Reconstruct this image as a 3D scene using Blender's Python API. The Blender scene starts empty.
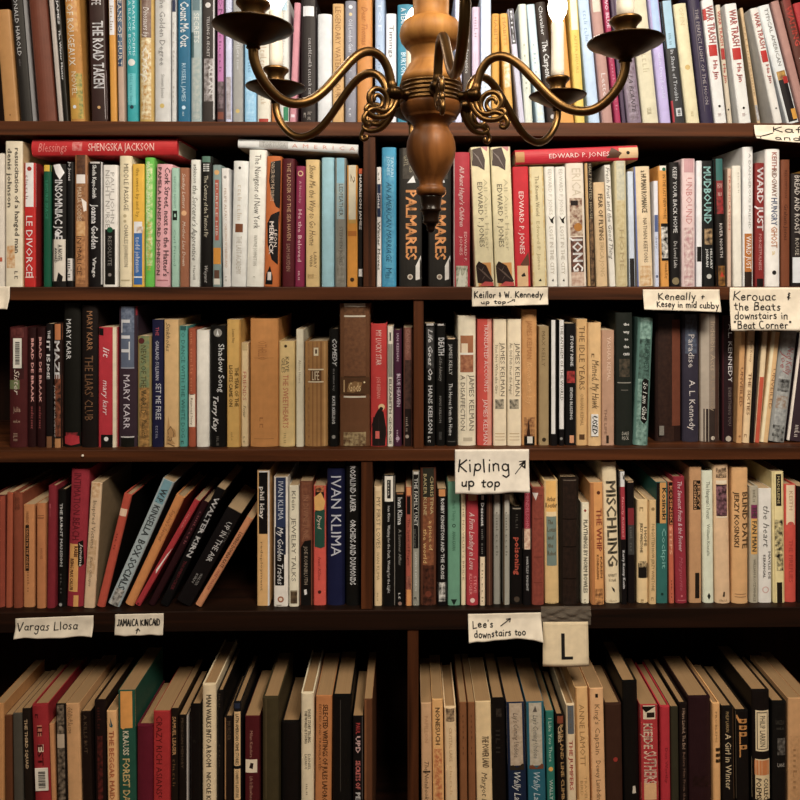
import bpy, math, random
from mathutils import Vector, Matrix
random.seed(7)
C = bpy.context.scene.collection
PI = math.pi

# ------------------------------------------------------------------ camera frame
F = 660.0                      # focal length in pixels of the 800 px frame
CX, CY = 418.8, 265.0          # where the level optical axis meets the frame
TH = math.radians(0.76)        # the shelf is seen very slightly from the left
EYE = Vector((0.0, -1.0808, 1.45))
FWD = Vector((math.sin(TH), math.cos(TH), 0)); RGT = Vector((math.cos(TH), -math.sin(TH), 0)); UP = Vector((0, 0, 1))
def at(px, py, Y=0.0):
    """the point of the vertical plane y = Y that the photograph shows at px, py"""
    d = FWD + RGT * ((px - CX) / F) + UP * (-(py - CY) / F)
    t = (Y - EYE.y) / d.y
    return EYE + d * t
cam = bpy.data.cameras.new('camera'); camo = bpy.data.objects.new('camera', cam); C.objects.link(camo)
cam.sensor_width = 36; cam.lens = 36 * F / 800; cam.clip_start = 0.02
camo.location = EYE; camo.rotation_euler = (PI / 2, 0, -TH)
cam.shift_x = -(CX - 400) / 800; cam.shift_y = (CY - 400) / 800
bpy.context.scene.camera = camo

# ------------------------------------------------------------------ materials
def lin(c):
    return c / 12.92 if c <= 0.04045 else ((c + 0.055) / 1.055) ** 2.4
def hexlin(h):
    return [lin(int(h[i:i + 2], 16) / 255) for i in (0, 2, 4)]
MATS = {}
def new_mat(key):
    m = bpy.data.materials.new(key); m.use_nodes = True
    nt = m.node_tree; nt.nodes.clear()
    o = nt.nodes.new('ShaderNodeOutputMaterial'); b = nt.nodes.new('ShaderNodeBsdfPrincipled')
    nt.links.new(b.outputs[0], o.inputs[0])
    MATS[key] = m
    return m, nt, b
def inp(b, **k):
    for n, v in k.items():
        n = n.replace('_', ' ')
        if n in b.inputs: b.inputs[n].default_value = v
def cover_mat(rgb, rough=0.48, key=None):
    """printed cover stock: one ink colour with faint handling wear"""
    q = tuple(round(c, 3) for c in rgb); key = key or 'cover_%s_%s' % (q, rough)
    if key in MATS: return MATS[key]
    m, nt, b = new_mat(key)
    tc = nt.nodes.new('ShaderNodeTexCoord'); n = nt.nodes.new('ShaderNodeTexNoise')
    n.inputs['Scale'].default_value = 70; n.inputs['Detail'].default_value = 5
    nt.links.new(tc.outputs['Object'], n.inputs['Vector'])
    mx = nt.nodes.new('ShaderNodeMix'); mx.data_type = 'RGBA'
    mx.inputs[6].default_value = [c * 0.8 for c in q] + [1]
    mx.inputs[7].default_value = [min(1, c * 1.18 + .002) for c in q] + [1]
    nt.links.new(n.outputs[0], mx.inputs[0]); nt.links.new(mx.outputs[2], b.inputs['Base Color'])
    inp(b, Roughness=rough, Specular_IOR_Level=.22)
    return m
def noise_mat(a, c, scale=160, key=None):
    """a printed picture: two inks broken up at random"""
    key = key or 'print_%s_%s' % ([round(x, 3) for x in a], [round(x, 3) for x in c])
    if key in MATS: return MATS[key]
    m, nt, b = new_mat(key)
    tc = nt.nodes.new('ShaderNodeTexCoord'); n = nt.nodes.new('ShaderNodeTexNoise')
    n.inputs['Scale'].default_value = scale; n.inputs['Detail'].default_value = 3
    r = nt.nodes.new('ShaderNodeValToRGB')
    r.color_ramp.elements[0].position = .34; r.color_ramp.elements[1].position = .66
    r.color_ramp.elements[0].color = list(a) + [1]; r.color_ramp.elements[1].color = list(c) + [1]
    nt.links.new(tc.outputs['Object'], n.inputs['Vector']); nt.links.new(n.outputs[0], r.inputs[0])
    nt.links.new(r.outputs[0], b.inputs['Base Color']); inp(b, Roughness=.4)
    return m
def wood_mat(key, dark, light, scale=(1, 30, 30), rough=.45, s=3.0):
    if key in MATS: return MATS[key]
    m, nt, b = new_mat(key)
    tc = nt.nodes.new('ShaderNodeTexCoord'); mp = nt.nodes.new('ShaderNodeMapping')
    mp.inputs['Scale'].default_value = scale
    n = nt.nodes.new('ShaderNodeTexNoise'); n.inputs['Scale'].default_value = s; n.inputs['Detail'].default_value = 8
    n.inputs['Distortion'].default_value = .6
    r = nt.nodes.new('ShaderNodeValToRGB')
    r.color_ramp.elements[0].position = .3; r.color_ramp.elements[1].position = .72
    r.color_ramp.elements[0].color = hexlin(dark) + [1]; r.color_ramp.elements[1].color = hexlin(light) + [1]
    bp = nt.nodes.new('ShaderNodeBump'); bp.inputs['Strength'].default_value = .15; bp.inputs['Distance'].default_value = .002
    L = nt.links.new
    L(tc.outputs['Object'], mp.inputs['Vector']); L(mp.outputs[0], n.inputs['Vector']); L(n.outputs[0], r.inputs[0])
    L(r.outputs[0], b.inputs['Base Color']); L(n.outputs[0], bp.inputs['Height']); L(bp.outputs[0], b.inputs['Normal'])
    inp(b, Roughness=rough, Specular_IOR_Level=.2)
    return m
def metal_mat(key, col, rough=.35, col2=None):
    if key in MATS: return MATS[key]
    m, nt, b = new_mat(key)
    tc = nt.nodes.new('ShaderNodeTexCoord'); n = nt.nodes.new('ShaderNodeTexNoise'); n.inputs['Scale'].default_value = 45
    mx = nt.nodes.new('ShaderNodeMix'); mx.data_type = 'RGBA'
    mx.inputs[6].default_value = hexlin(col) + [1]; mx.inputs[7].default_value = hexlin(col2 or col) + [1]
    nt.links.new(tc.outputs['Object'], n.inputs['Vector']); nt.links.new(n.outputs[0], mx.inputs[0])
    nt.links.new(mx.outputs[2], b.inputs['Base Color'])
    inp(b, Roughness=rough, Metallic=1.0)
    return m
def pages_mat(key, rgb):
    """cut edges of paper: fine lines along the leaves"""
    if key in MATS: return MATS[key]
    m, nt, b = new_mat(key)
    tc = nt.nodes.new('ShaderNodeTexCoord'); mp = nt.nodes.new('ShaderNodeMapping'); mp.inputs['Scale'].default_value = (1600, 6, 6)
    n = nt.nodes.new('ShaderNodeTexNoise'); n.inputs['Scale'].default_value = 1; n.inputs['Detail'].default_value = 2
    mx = nt.nodes.new('ShaderNodeMix'); mx.data_type = 'RGBA'
    mx.inputs[6].default_value = [c * .62 for c in rgb] + [1]; mx.inputs[7].default_value = [min(1, c * 1.15) for c in rgb] + [1]
    nt.links.new(tc.outputs['Object'], mp.inputs['Vector']); nt.links.new(mp.outputs[0], n.inputs['Vector'])
    nt.links.new(n.outputs[0], mx.inputs[0]); nt.links.new(mx.outputs[2], b.inputs['Base Color'])
    inp(b, Roughness=.85)
    return m

# ------------------------------------------------------------------ mesh collecting
class MB:
    def __init__(s): s.v = []; s.f = []; s.m = []; s.mats = []; s.smooth = []
    def mi(s, m):
        if m not in s.mats: s.mats.append(m)
        return s.mats.index(m)
    def add(s, vs, fs, m, smooth=False):
        o = len(s.v); i = s.mi(m); s.v.extend(tuple(v) for v in vs)
        for f in fs: s.f.append([o + k for k in f]); s.m.append(i); s.smooth.append(smooth)
    def box(s, a, b, m, bev=0.0):
        x0, y0, z0 = a; x1, y1, z1 = b
        if not bev:
            vs = [(x0,y0,z0),(x1,y0,z0),(x1,y1,z0),(x0,y1,z0),(x0,y0,z1),(x1,y0,z1),(x1,y1,z1),(x0,y1,z1)]
            s.add(vs, [(0,3,2,1),(4,5,6,7),(0,1,5,4),(1,2,6,5),(2,3,7,6),(3,0,4,7)], m); return
        import bmesh
        bm = bmesh.new(); bmesh.ops.create_cube(bm, size=1)
        for v in bm.verts: v.co = Vector(((x0+x1)/2+v.co.x*(x1-x0), (y0+y1)/2+v.co.y*(y1-y0), (z0+z1)/2+v.co.z*(z1-z0)))
        bmesh.ops.bevel(bm, geom=list(bm.edges), offset=bev, segments=2, affect='EDGES', profile=.5)
        bm.verts.index_update()
        s.add([v.co[:] for v in bm.verts], [[v.index for v in f.verts] for f in bm.faces], m); bm.free()
    def lathe(s, prof, m, n=40, c=(0, 0, 0)):
        vs = []; k = len(prof)
        for i in range(n):
            a = 2 * PI * i / n
            for r, z in prof: vs.append((c[0] + r * math.cos(a), c[1] + r * math.sin(a), c[2] + z))
        fs = []
        for i in range(n):
            j = (i + 1) % n
            for q in range(k - 1): fs.append((i*k+q, j*k+q, j*k+q+1, i*k+q+1))
        fs.append([i * k for i in range(n)][::-1]); fs.append([i * k + k - 1 for i in range(n)])
        s.add(vs, fs, m, True)
    def tube(s, pts, rad, m, n=10):
        pts = [Vector(p) for p in pts]; vs = []; N = len(pts)
        rads = rad if isinstance(rad, (list, tuple)) else [rad] * N
        prev = None
        for i, p in enumerate(pts):
            t = (pts[min(i + 1, N - 1)] - pts[max(i - 1, 0)]).normalized()
            if prev is None:
                a = Vector((0, 1, 0)) if abs(t.y) < .9 else Vector((1, 0, 0))
                u = t.cross(a).normalized()
            else: u = (prev - t * prev.dot(t)).normalized()
            prev = u; w = t.cross(u)
            for k in range(n):
                q = 2 * PI * k / n; vs.append(p + (u * math.cos(q) + w * math.sin(q)) * rads[i])
        fs = [(i*n+k, i*n+(k+1) % n, (i+1)*n+(k+1) % n, (i+1)*n+k) for i in range(N - 1) for k in range(n)]
        fs.append(list(range(n))[::-1]); fs.append([(N - 1) * n + k for k in range(n)])
        s.add(vs, fs, m, True)
    def build(s, name, parent=None):
        me = bpy.data.meshes.new(name); me.from_pydata(s.v, [], s.f); me.validate()
        for m in s.mats: me.materials.append(m)
        if len(me.polygons) == len(s.m):
            me.polygons.foreach_set('material_index', s.m); me.polygons.foreach_set('use_smooth', s.smooth)
        me.update()
        o = bpy.data.objects.new(name, me); C.objects.link(o)
        if parent: o.parent = parent
        return o
def spline(pts, n=8):
    """points along a smooth curve through pts"""
    P = [Vector(p) for p in pts]; out = []
    for i in range(len(P) - 1):
        a = P[max(i-1, 0)]; b = P[i]; c = P[i+1]; d = P[min(i+2, len(P)-1)]
        for k in range(n):
            t = k / n
            out.append(0.5 * ((2*b) + (c-a)*t + (2*a-5*b+4*c-d)*t*t + (3*b-a-3*c+d)*t**3))
    out.append(P[-1]); return out
def thing(name, label, cat, loc, rot=(0, 0, 0), group=None):
    o = bpy.data.objects.new(name, None); C.objects.link(o); o.location = loc; o.rotation_euler = rot
    o.empty_display_size = .02
    tag(o, label, cat, group); return o
def tag(o, label, cat, group=None):
    o['label'] = label; o['category'] = cat
    if group: o['group'] = group

# ------------------------------------------------------------------ lettering
_fc = bpy.data.curves.new('type', 'FONT'); _fo = bpy.data.objects.new('type', _fc); C.objects.link(_fo)
_fc.resolution_u = 1; _fc.fill_mode = 'FRONT'
GLY = {}
def glyphs(text, style=''):
    """(verts, faces, width) of one line of type; capital height 1, left end at 0"""
    k = (text, style)
    if k in GLY: return GLY[k]
    if 'g' in style:                 # print too small to read: a row of strokes the size of letters
        rnd = random.Random(len(text) * 31 + ord(text[0])); vs = []; fs = []; x = 0
        for ch in text:
            if ch == ' ': x += .55; continue
            t = rnd.choice((0, 1, 2)); hgt = rnd.choice((.62, .62, .95))
            bars = [(0, .14, 0, hgt), (.34, .48, 0, .62)] if t == 0 else ([(0, .14, 0, hgt), (.14, .42, 0, .12)] if t == 1 else [(0, .14, 0, .62), (.14, .4, .5, .62), (.14, .4, 0, .1)])
            for a, b, c, d in bars:
                o = len(vs); vs += [(x+a, c), (x+b, c), (x+b, d), (x+a, d)]; fs.append((o, o+1, o+2, o+3))
            x += .66
        GLY[k] = (vs, fs, max(x, .1)); return GLY[k]
    _fc.body = text
    _fc.offset = 0
    _fc.shear = .3 if 'i' in style else 0
    me = _fo.to_mesh()
    vs = [(v.co.x, v.co.y) for v in me.vertices]; fs = [tuple(p.vertices) for p in me.polygons]
    _fo.to_mesh_clear()
    if not vs: GLY[k] = ([], [], 1); return GLY[k]
    x0 = min(v[0] for v in vs); x1 = max(v[0] for v in vs); cap = .69
    vs = [((x - x0) / cap, y / cap) for x, y in vs]
    if 'b' in style:                 # heavy type: struck three times, a hair apart
        n = len(vs); base = list(vs); bf = list(fs)
        for dx, dy in ((.085, 0), (.04, .045)):
            o = len(vs); vs = vs + [(x + dx, y + dy) for x, y in base]; fs = fs + [tuple(q + o for q in f) for f in bf]
        x1 += .085 * cap
    if 'w' in style: vs = [(x, y + .07 * math.sin(x * 1.7) + .03 * math.sin(x * 4.1 + 1)) for x, y in vs]
    GLY[k] = (vs, fs, (x1 - x0) / cap); return GLY[k]

# ------------------------------------------------------------------ marker handwriting: pen strokes per letter (baseline 0, capitals 1 high)
def _arc(cx, cy, rx, ry, a0, a1, n=9):
    return [(cx + rx * math.cos(math.radians(a0 + (a1 - a0) * i / n)), cy + ry * math.sin(math.radians(a0 + (a1 - a0) * i / n))) for i in range(n + 1)]
PEN = {
 'K': (.62, [[(.05, 1), (.04, 0)], [(.55, .98), (.06, .5), (.58, 0)]]),
 'B': (.58, [[(.05, 1), (.05, 0)], [(.05, 1), (.4, .95), (.42, .62), (.05, .52), (.48, .45), (.48, .08), (.05, 0)]]),
 'C': (.6, [_arc(.32, .5, .28, .5, 50, 310)]),
 'L': (.52, [[(.08, 1), (.05, .02), (.48, .04)]]),
 'V': (.6, [[(.0, .98), (.26, 0), (.56, 1)]]),
 'W': (.78, [[(0, 1), (.18, 0), (.37, .7), (.55, 0), (.76, 1)]]),
 'J': (.5, [[(.12, 1), (.5, 1)], [(.34, 1), (.34, .2), (.2, 0), (.04, .15)]]),
 'A': (.56, [[(0, 0), (.27, 1), (.54, 0)], [(.1, .36), (.45, .36)]]),
 'M': (.66, [[(.03, 0), (.06, 1), (.32, .35), (.58, 1), (.62, 0)]]),
 'I': (.18, [[(.08, 1), (.08, 0)]]),
 'N': (.56, [[(.04, 0), (.05, 1), (.5, 0), (.52, 1)]]),
 'D': (.58, [[(.05, 1), (.05, 0), (.35, .06), (.52, .35), (.48, .75), (.3, .97), (.02, 1)]]),
 'a': (.52, [_arc(.24, .28, .21, .27, 60, 410), [(.44, .56), (.42, .12), (.5, 0)]]),
 'b': (.5, [[(.06, 1), (.05, 0)], _arc(.25, .27, .2, .27, 150, -170)]),
 'c': (.44, [_arc(.24, .28, .2, .28, 50, 310)]),
 'd': (.52, [_arc(.23, .27, .2, .27, 40, 390), [(.44, 1), (.44, 0)]]),
 'e': (.48, [[(.05, .3), (.42, .33), (.36, .52), (.2, .58), (.05, .38), (.08, .1), (.24, 0), (.42, .1)]]),
 'f': (.4, [[(.4, .92), (.27, 1), (.18, .85), (.16, 0)], [(.02, .55), (.36, .58)]]),
 'g': (.52, [_arc(.23, .3, .2, .26, 40, 390), [(.44, .56), (.44, -.3), (.26, -.46), (.05, -.32)]]),
 'h': (.5, [[(.06, 1), (.05, 0)], [(.06, .38), (.22, .57), (.4, .48), (.41, 0)]]),
 'i': (.2, [[(.09, .56), (.09, 0)], [(.09, .76), (.1, .82)]]),
 'k': (.48, [[(.06, 1), (.05, 0)], [(.4, .56), (.07, .26), (.44, 0)]]),
 'l': (.2, [[(.1, 1), (.09, 0)]]),
 'm': (.74, [[(.05, .56), (.05, 0)], [(.05, .38), (.2, .57), (.34, .45), (.34, 0)], [(.34, .4), (.5, .57), (.65, .45), (.66, 0)]]),
 'n': (.5, [[(.05, .56), (.05, 0)], [(.05, .36), (.2, .57), (.4, .48), (.41, 0)]]),
 'o': (.5, [_arc(.24, .28, .21, .28, 80, 450, 12)]),
 'p': (.5, [[(.06, .56), (.05, -.38)], _arc(.25, .28, .2, .27, 150, -170)]),
 'r': (.38, [[(.06, .56), (.06, 0)], [(.06, .32), (.2, .54), (.36, .5)]]),
 's': (.42, [[(.36, .52), (.18, .58), (.06, .44), (.32, .2), (.26, .02), (.04, .06)]]),
 't': (.4, [[(.2, .86), (.18, .1), (.34, .02)], [(.0, .56), (.38, .58)]]),
 'u': (.5, [[(.05, .56), (.08, .1), (.25, 0), (.4, .16), (.42, .56)], [(.42, .3), (.44, 0)]]),
 'v': (.46, [[(.02, .56), (.2, 0), (.42, .58)]]),
 'w': (.66, [[(.02, .56), (.16, 0), (.32, .42), (.46, 0), (.64, .58)]]),
 'y': (.48, [[(.04, .56), (.24, .1)], [(.46, .58), (.12, -.42)]]),
 '&': (.44, [[(.36, .75), (.14, .7), (.3, .48), (.1, .36), (.2, .2), (.36, .26)], [(.22, .9), (.2, .02)]]),
 '+': (.46, [[(.05, .4), (.41, .42)], [(.24, .64), (.22, .16)]]),
 '.': (.2, [[(.08, 0), (.1, .05)]]), "'": (.16, [[(.08, 1), (.06, .78)]]), '"': (.3, [[(.08, 1), (.06, .78)], [(.2, 1), (.18, .78)]]),
}
def pen_strokes(text, seed=1):
    """pen lines for one line of handwriting, with a hand's unevenness; returns (lines, width)"""
    rnd = random.Random(seed * 77 + len(text)); x = 0; out = []
    for ch in text:
        if ch == ' ': x += .42; continue
        adv, st = PEN[ch]; sc = rnd.uniform(.92, 1.08); dy = rnd.uniform(-.05, .05); sl = rnd.uniform(-.06, .10)
        for s in st: out.append([(x + px * sc + sl * py, py * sc + dy) for px, py in s])
        x += adv * sc + .12
    return out, x - .12

# ------------------------------------------------------------------ books
GREY = False
DEBUG = False
# light each shelf receives in the photograph (linear), used to turn a printed colour as seen into the ink's own colour
IRR = {1: (1.32, 1.12, .87), 2: (1.08, .92, .72), 3: (.79, .66, .51), 4: (.69, .58, .45), 5: (.55, .46, .35)}
TONE = {1: (.90, .90, .95), 2: (.92, .93, .87), 3: (.82, .91, .82), 4: (.80, .90, .82), 5: (.86, .78, .80)}
def ink(row, h):
    if GREY: return (.5, .5, .5)
    c3 = [c * (max(c, 1e-4) / .4) ** .10 for c in hexlin(h)]; lum = .25 * c3[0] + .6 * c3[1] + .15 * c3[2]; s, g, bl = TONE[row]
    v = [max(.0022, g * (lum + (c - lum) * s) / k) for c, k in zip([c3[0], c3[1] * (1 + bl) / 2, c3[2] * bl], IRR[row])]; top = max(v)
    return tuple(c * min(1, .84 / top) for c in v)
def soft(row, a, c):
    return tuple(.86 * x + .14 * y for x, y in zip(ink(row, a), ink(row, c)))
SHELF = {1: 'top shelf', 2: 'second shelf', 3: 'third shelf', 4: 'fourth shelf', 5: 'bottom shelf'}
GROUP = {i: 'books on the ' + s for i, s in SHELF.items()}
SC = {1: 5.714, 2: 4.707, 3: 4.707, 4: 4.707, 5: 4.707}
YO = {1: 0, 2: 130, 3: 290, 4: 455, 5: 630}
BASEPY = {1: 122, 2: 287, 3: 449, 4: 610, 5: 848}
BASEZ = {r: at(410, y, -.004).z for r, y in BASEPY.items()}
XO = [0, 130, 260, 390, 520, 660]
PAGES = {r: None for r in SHELF}
LABELS = set()
import bmesh
def usplit(pts, faces, hard):
    """cut flat print along the spine so that it can follow the rounding"""
    if not hard or not pts: return pts, faces
    bm = bmesh.new(); vs = [bm.verts.new((u, v, 0)) for u, v in pts]
    for f in faces:
        try: bm.faces.new([vs[q] for q in f])
        except ValueError: pass
    lo = min(u for u, v in pts); hi = max(u for u, v in pts)
    for q in range(1, 9):
        c = q / 9
        if lo + .01 < c < hi - .01:
            bmesh.ops.bisect_plane(bm, geom=bm.verts[:] + bm.edges[:] + bm.faces[:], plane_co=(c, 0, 0), plane_no=(1, 0, 0), dist=1e-5)
    bm.verts.index_update()
    r = ([(v.co.x, v.co.y) for v in bm.verts], [[v.index for v in f.verts] for f in bm.faces]); bm.free(); return r

def book_meshes(root, row, w, h, d, xo, col, bands, texts, kind, side, ytov, setw):
    """cover (with everything printed on it) and pages, hung under root; x runs from xo to xo + w, the spine faces -y"""
    mb = MB(); hard = kind == 'H'
    t = .0022 if hard else .0006
    t = min(t, w * .16)
    rr = min(.0022, w * .2); bul = min(.0042, w * .14) if hard else min(.0011, w * .07)
    def prof(u):
        x = u * w; e = 0.0
        if x < rr: e = rr - math.sqrt(max(0, rr * rr - (rr - x) ** 2))
        elif w - x < rr: e = rr - math.sqrt(max(0, rr * rr - (rr - (w - x)) ** 2))
        return e + bul * (2 * u - 1) ** 2
    c1 = cover_mat(ink(row, col)); c2 = cover_mat(ink(row, side)) if side else c1
    us = [0, .25 * rr / w, rr / w] + [rr / w + (1 - 2 * rr / w) * k / 6 for k in range(1, 6)] + [1 - rr / w, 1 - .25 * rr / w, 1]
    out = [(xo, d)] + [(xo + u * w, prof(u)) for u in us] + [(xo + w, d)]
    yi = t + bul + rr
    inn = [(xo + w - t, d), (xo + w - t, yi), (xo + t, yi), (xo + t, d)]
    ring = out + inn; n = len(ring); no = len(out)
    vs = [(x, y, 0) for x, y in ring] + [(x, y, h) for x, y in ring]
    fs_sp = []; fs_sd = []
    for i in range(n):
        j = (i + 1) % n; f = (i, j, n + j, n + i)
        (fs_sd if i in (0, no - 2) else fs_sp).append(f)
    mid = no // 2
    cap = [[0, 1, n - 2, n - 1], [no - 2, no - 1, no, no + 1], list(range(1, no - 1)) + [no + 1, n - 2]]
    o = len(mb.v)
    mb.add(vs, fs_sp, c1); k2 = mb.mi(c2); k1 = mb.mi(c1)
    for f in fs_sd: mb.f.append(list(f)); mb.m.append(k2); mb.smooth.append(False)
    for f in cap:
        mb.f.append(f[::-1]); mb.m.append(k1); mb.smooth.append(False)
        mb.f.append([q + n for q in f]); mb.m.append(k1); mb.smooth.append(False)
    lift = [.00022]
    def put(pts, faces, m, cut=True):
        if cut: pts, faces = usplit(pts, faces, bul > .0008)
        mb.add([(xo + u * w, prof(min(1, max(0, u))) - lift[0], v) for u, v in pts], faces, m); 
    def strip(v0, v1, u0, u1, m):
        k = 6; pts = []
        for i in range(k + 1):
            u = u0 + (u1 - u0) * i / k; pts += [(u, v0), (u, v1)]
        put(pts, [(2*i, 2*i+2, 2*i+3, 2*i+1) for i in range(k)], m, False); lift[0] += .00003
    H = lambda yc: h * (1 - min(1, max(0, ytov(yc))))
    for b in bands:
        if b[0] == 'o':                                   # round device
            _, uc, yc, r, hx = b; r *= w; z = max(h * (1 - ytov(yc)), r + .0006); m = cover_mat(ink(row, hx))
            put([(uc, z)] + [(uc + r / w * math.cos(a * PI / 8), z + r * math.sin(a * PI / 8)) for a in range(16)],
                [(0, 1 + a, 1 + (a + 1) % 16) for a in range(16)], m); lift[0] += .00003
        elif b[0] == 'p':                                 # outline drawn with u, y corners
            put([(u, h * (1 - min(1, max(0, ytov(y))))) for u, y in b[1]], [list(range(len(b[1])))], cover_mat(ink(row, b[2]))); lift[0] += .00003
        elif b[0] == 'n':                                 # picture in two inks
            u0, u1 = (b[5], b[6]) if len(b) > 5 else (0, 1)
            strip(H(b[2]), H(b[1]), u0, u1, noise_mat(ink(row, b[3]), ink(row, b[4])))
        else:
            u0, u1 = (b[3], b[4]) if len(b) > 3 else (0, 1)
            strip(H(b[1]), H(b[0]), u0, u1, cover_mat(ink(row, b[2])))
    lift0 = max(lift[0], .00035)
    for tx in texts:
        s, y0, y1, hx, uc, sz = tx[:6]; st = tx[6] if len(tx) > 6 else ''
        m = cover_mat(soft(row, hx, col))
        gv, gf, gw = glyphs(s, st.replace('h', '').replace('v', ''))
        if not gf: continue
        lift[0] = lift0 + bul * .03
        if 'h' in st:                                     # upright line across the spine; sz = width share
            z0 = h * (1 - ytov(y1)); z1 = h * (1 - ytov(y0)); kx = sz / gw
            pts = [(uc - sz / 2 + x * kx, max(.0004, z0 + y * (z1 - z0))) for x, y in gv]
        else:
            z0 = h * (1 - ytov(y0)); z1 = h * (1 - ytov(y1)); L = z0 - z1; cap = sz
            pts = [(uc - cap / 2 + y * cap, max(.0004, z0 - x / gw * L)) for x, y in gv]
        put(pts, gf, m)
    mb.build('cover', root)
    pg = MB(); ins = .003 if hard else .0004
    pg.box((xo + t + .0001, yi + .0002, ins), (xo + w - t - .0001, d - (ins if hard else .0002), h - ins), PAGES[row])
    pg.build('pages', root)

prev_short = {}
def make_label(row, short, extra, opts, prev):
    lab = short + (' with ' + extra if extra else '')
    if 'lab' in opts: lab = opts['lab']
    else: lab += ', ' + SHELF[row] + (', right of ' + prev if prev else ', leftmost')
    assert lab not in LABELS, lab
    n = len(lab.split()); assert 4 <= n <= 16, (n, lab)
    LABELS.add(lab); return lab

def book(row, k, x0, x1, yt, dx, col, bands=(), texts=(), short='book', extra='', **op):
    s = SC[row]; X0 = XO[k] + x0 / s + .25; X1 = XO[k] + x1 / s - .25; YT = YO[row] + yt / s; DX = dx / s
    setb = op.get('s', {1: .003, 2: .003, 3: .010, 4: .008, 5: .003}[row]) + random.uniform(0, .005)
    zb = BASEZ[row]
    mid = (X0 + X1) / 2
    # base ends: x of the ray that meets height zb on the plane y = setb
    pyb = CY
    def xat(px, z):
        # solve for x on plane y=setb at height z such that it projects to column px
        p = at(px, CY, setb); return p.x
    a0 = xat(X0, zb); a1 = xat(X1, zb); top = at(mid + DX, YT, setb)
    Hh = top.z - zb; dxw = xat(mid + DX, 0) - xat(mid, 0)
    ang = math.atan2(dxw, Hh) if abs(DX) > 1.2 else 0.0
    w = (a1 - a0) * math.cos(ang)
    h = (Hh - w * math.sin(abs(ang))) / math.cos(ang)
    d = op.get('d', random.uniform(.108, .128) if row < 5 else random.uniform(.122, .140))
    if w < .012 : kind = op.get('t', 'P')
    else: kind = op.get('t', 'H' if random.random() < .45 else 'P')
    lab = make_label(row, short, extra, op, prev_short.get(row)); prev_short[row] = op.get('n', short)
    px, xo = (a1, -w) if ang > 0 else (a0, 0.0)
    yb = (pyb_of(row, setb, px) - YO[row]) * s
    SPECS.append(dict(row=row, lab=lab, px=px, xo=xo, w=w, h=h, d=d, ang=ang, setb=setb, zb=zb, col=col, bands=bands, texts=texts, kind=kind, op=op, ytov=lambda yc: (yc - yt) / (yb - yt)))
SPECS = []
def corners(q):
    ca, sa = math.cos(q['ang']), math.sin(q['ang']); xo, w, h = q['xo'], q['w'], q['h']
    return [Vector((q['px'] + x * ca + z * sa, -x * sa + z * ca)) for x, z in ((xo, 0), (xo + w, 0), (xo + w, h), (xo, h))]
def overlap(p, q):
    A, D2 = corners(p), corners(q); best = 9
    for s in (p, q):
        for ax in (Vector((math.cos(s['ang']), -math.sin(s['ang']))), Vector((math.sin(s['ang']), math.cos(s['ang'])))):
            a = [c.dot(ax) for c in A]; c2 = [c.dot(ax) for c in D2]
            best = min(best, min(max(a), max(c2)) - max(min(a), min(c2)))
    return best
def slim(q, dd, side):
    dd = min(dd, q['w'] - .0042)
    if dd <= 0: return
    q['w'] -= dd
    if q['ang'] > 0:
        if side > 0: q['px'] -= dd
    elif side < 0: q['px'] += dd
    q['xo'] = -q['w'] if q['ang'] > 0 else 0.0
def flush_books():
    """neighbours that would cut into each other are trimmed by the few tenths of a millimetre it takes, then all are built"""
    for it in range(6):
        for r in SHELF:
            S = [q for q in SPECS if q['row'] == r]
            for i, p in enumerate(S):
                for q in S[i + 1:i + 4]:
                    o = overlap(p, q)
                    if o > 0:
                        if DEBUG and it == 0 and o > .002: print('OVL', r, round(o * 1000, 1), p['lab'], '|', q['lab'])
                        slim(p, o / 2 + .0002, 1); slim(q, o / 2 + .0002, -1)
    for q in SPECS:
        root = thing('book', q['lab'], 'book', (q['px'], q['setb'], q['zb'] + .0002), (0, q['ang'], 0), GROUP[q['row']])
        book_meshes(root, q['row'], q['w'], q['h'], q['d'], q['xo'], q['col'], q['bands'], q['texts'], q['kind'], q['op'].get('side'), q['ytov'], None)
        for st in q['op'].get('stickers', ()): add_sticker(root, q['row'], q['w'], q['h'], q['xo'], q['ytov'], *st)
def pyb_of(row, setb, x):
    return CY - F * (BASEZ[row] - EYE.z) / ((setb - EYE.y) * math.cos(TH) + (x - EYE.x) * math.sin(TH))
def add_sticker(root, row, w, h, xo, ytov, u0, u1, y0, y1, hx, texts, name, bars=False):
    """a stuck-on label: a thin sheet of its own, slightly proud of the spine"""
    mb = MB(); z1 = h * (1 - ytov(y0)); z0 = h * (1 - ytov(y1)); yy = -.0013
    mb.box((xo + u0 * w, yy, z0), (xo + u1 * w, yy + .0012, z1), cover_mat(ink(row, hx), .6))
    m = cover_mat(ink(row, '101010'), .6)
    if bars:
        rnd = random.Random(3); z = z0 + (z1 - z0) * .12
        while z < z1 - (z1 - z0) * .12:
            t = rnd.choice((.0006, .001, .0016)); x0 = xo + w * (u0 + .25 * (u1 - u0)); x1 = xo + w * (u0 + .8 * (u1 - u0))
            mb.add([(x0, yy - .0002, z), (x1, yy - .0002, z), (x1, yy - .0002, z + t), (x0, yy - .0002, z + t)], [(0, 1, 2, 3)], m)
            z += t + rnd.choice((.0007, .0012))
    for s, y0t, y1t, hx2, uc, sz, st in texts:
        gv, gf, gw = glyphs(s, st); m2 = cover_mat(ink(row, hx2), .6)
        a = h * (1 - ytov(y0t)); b = h * (1 - ytov(y1t))
        mb.add([(xo + w * (uc - sz / 2 + y * sz), yy - .0002, a - x / gw * (a - b)) for x, y in gv], gf, m2)
    mb.build(name, root)

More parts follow.
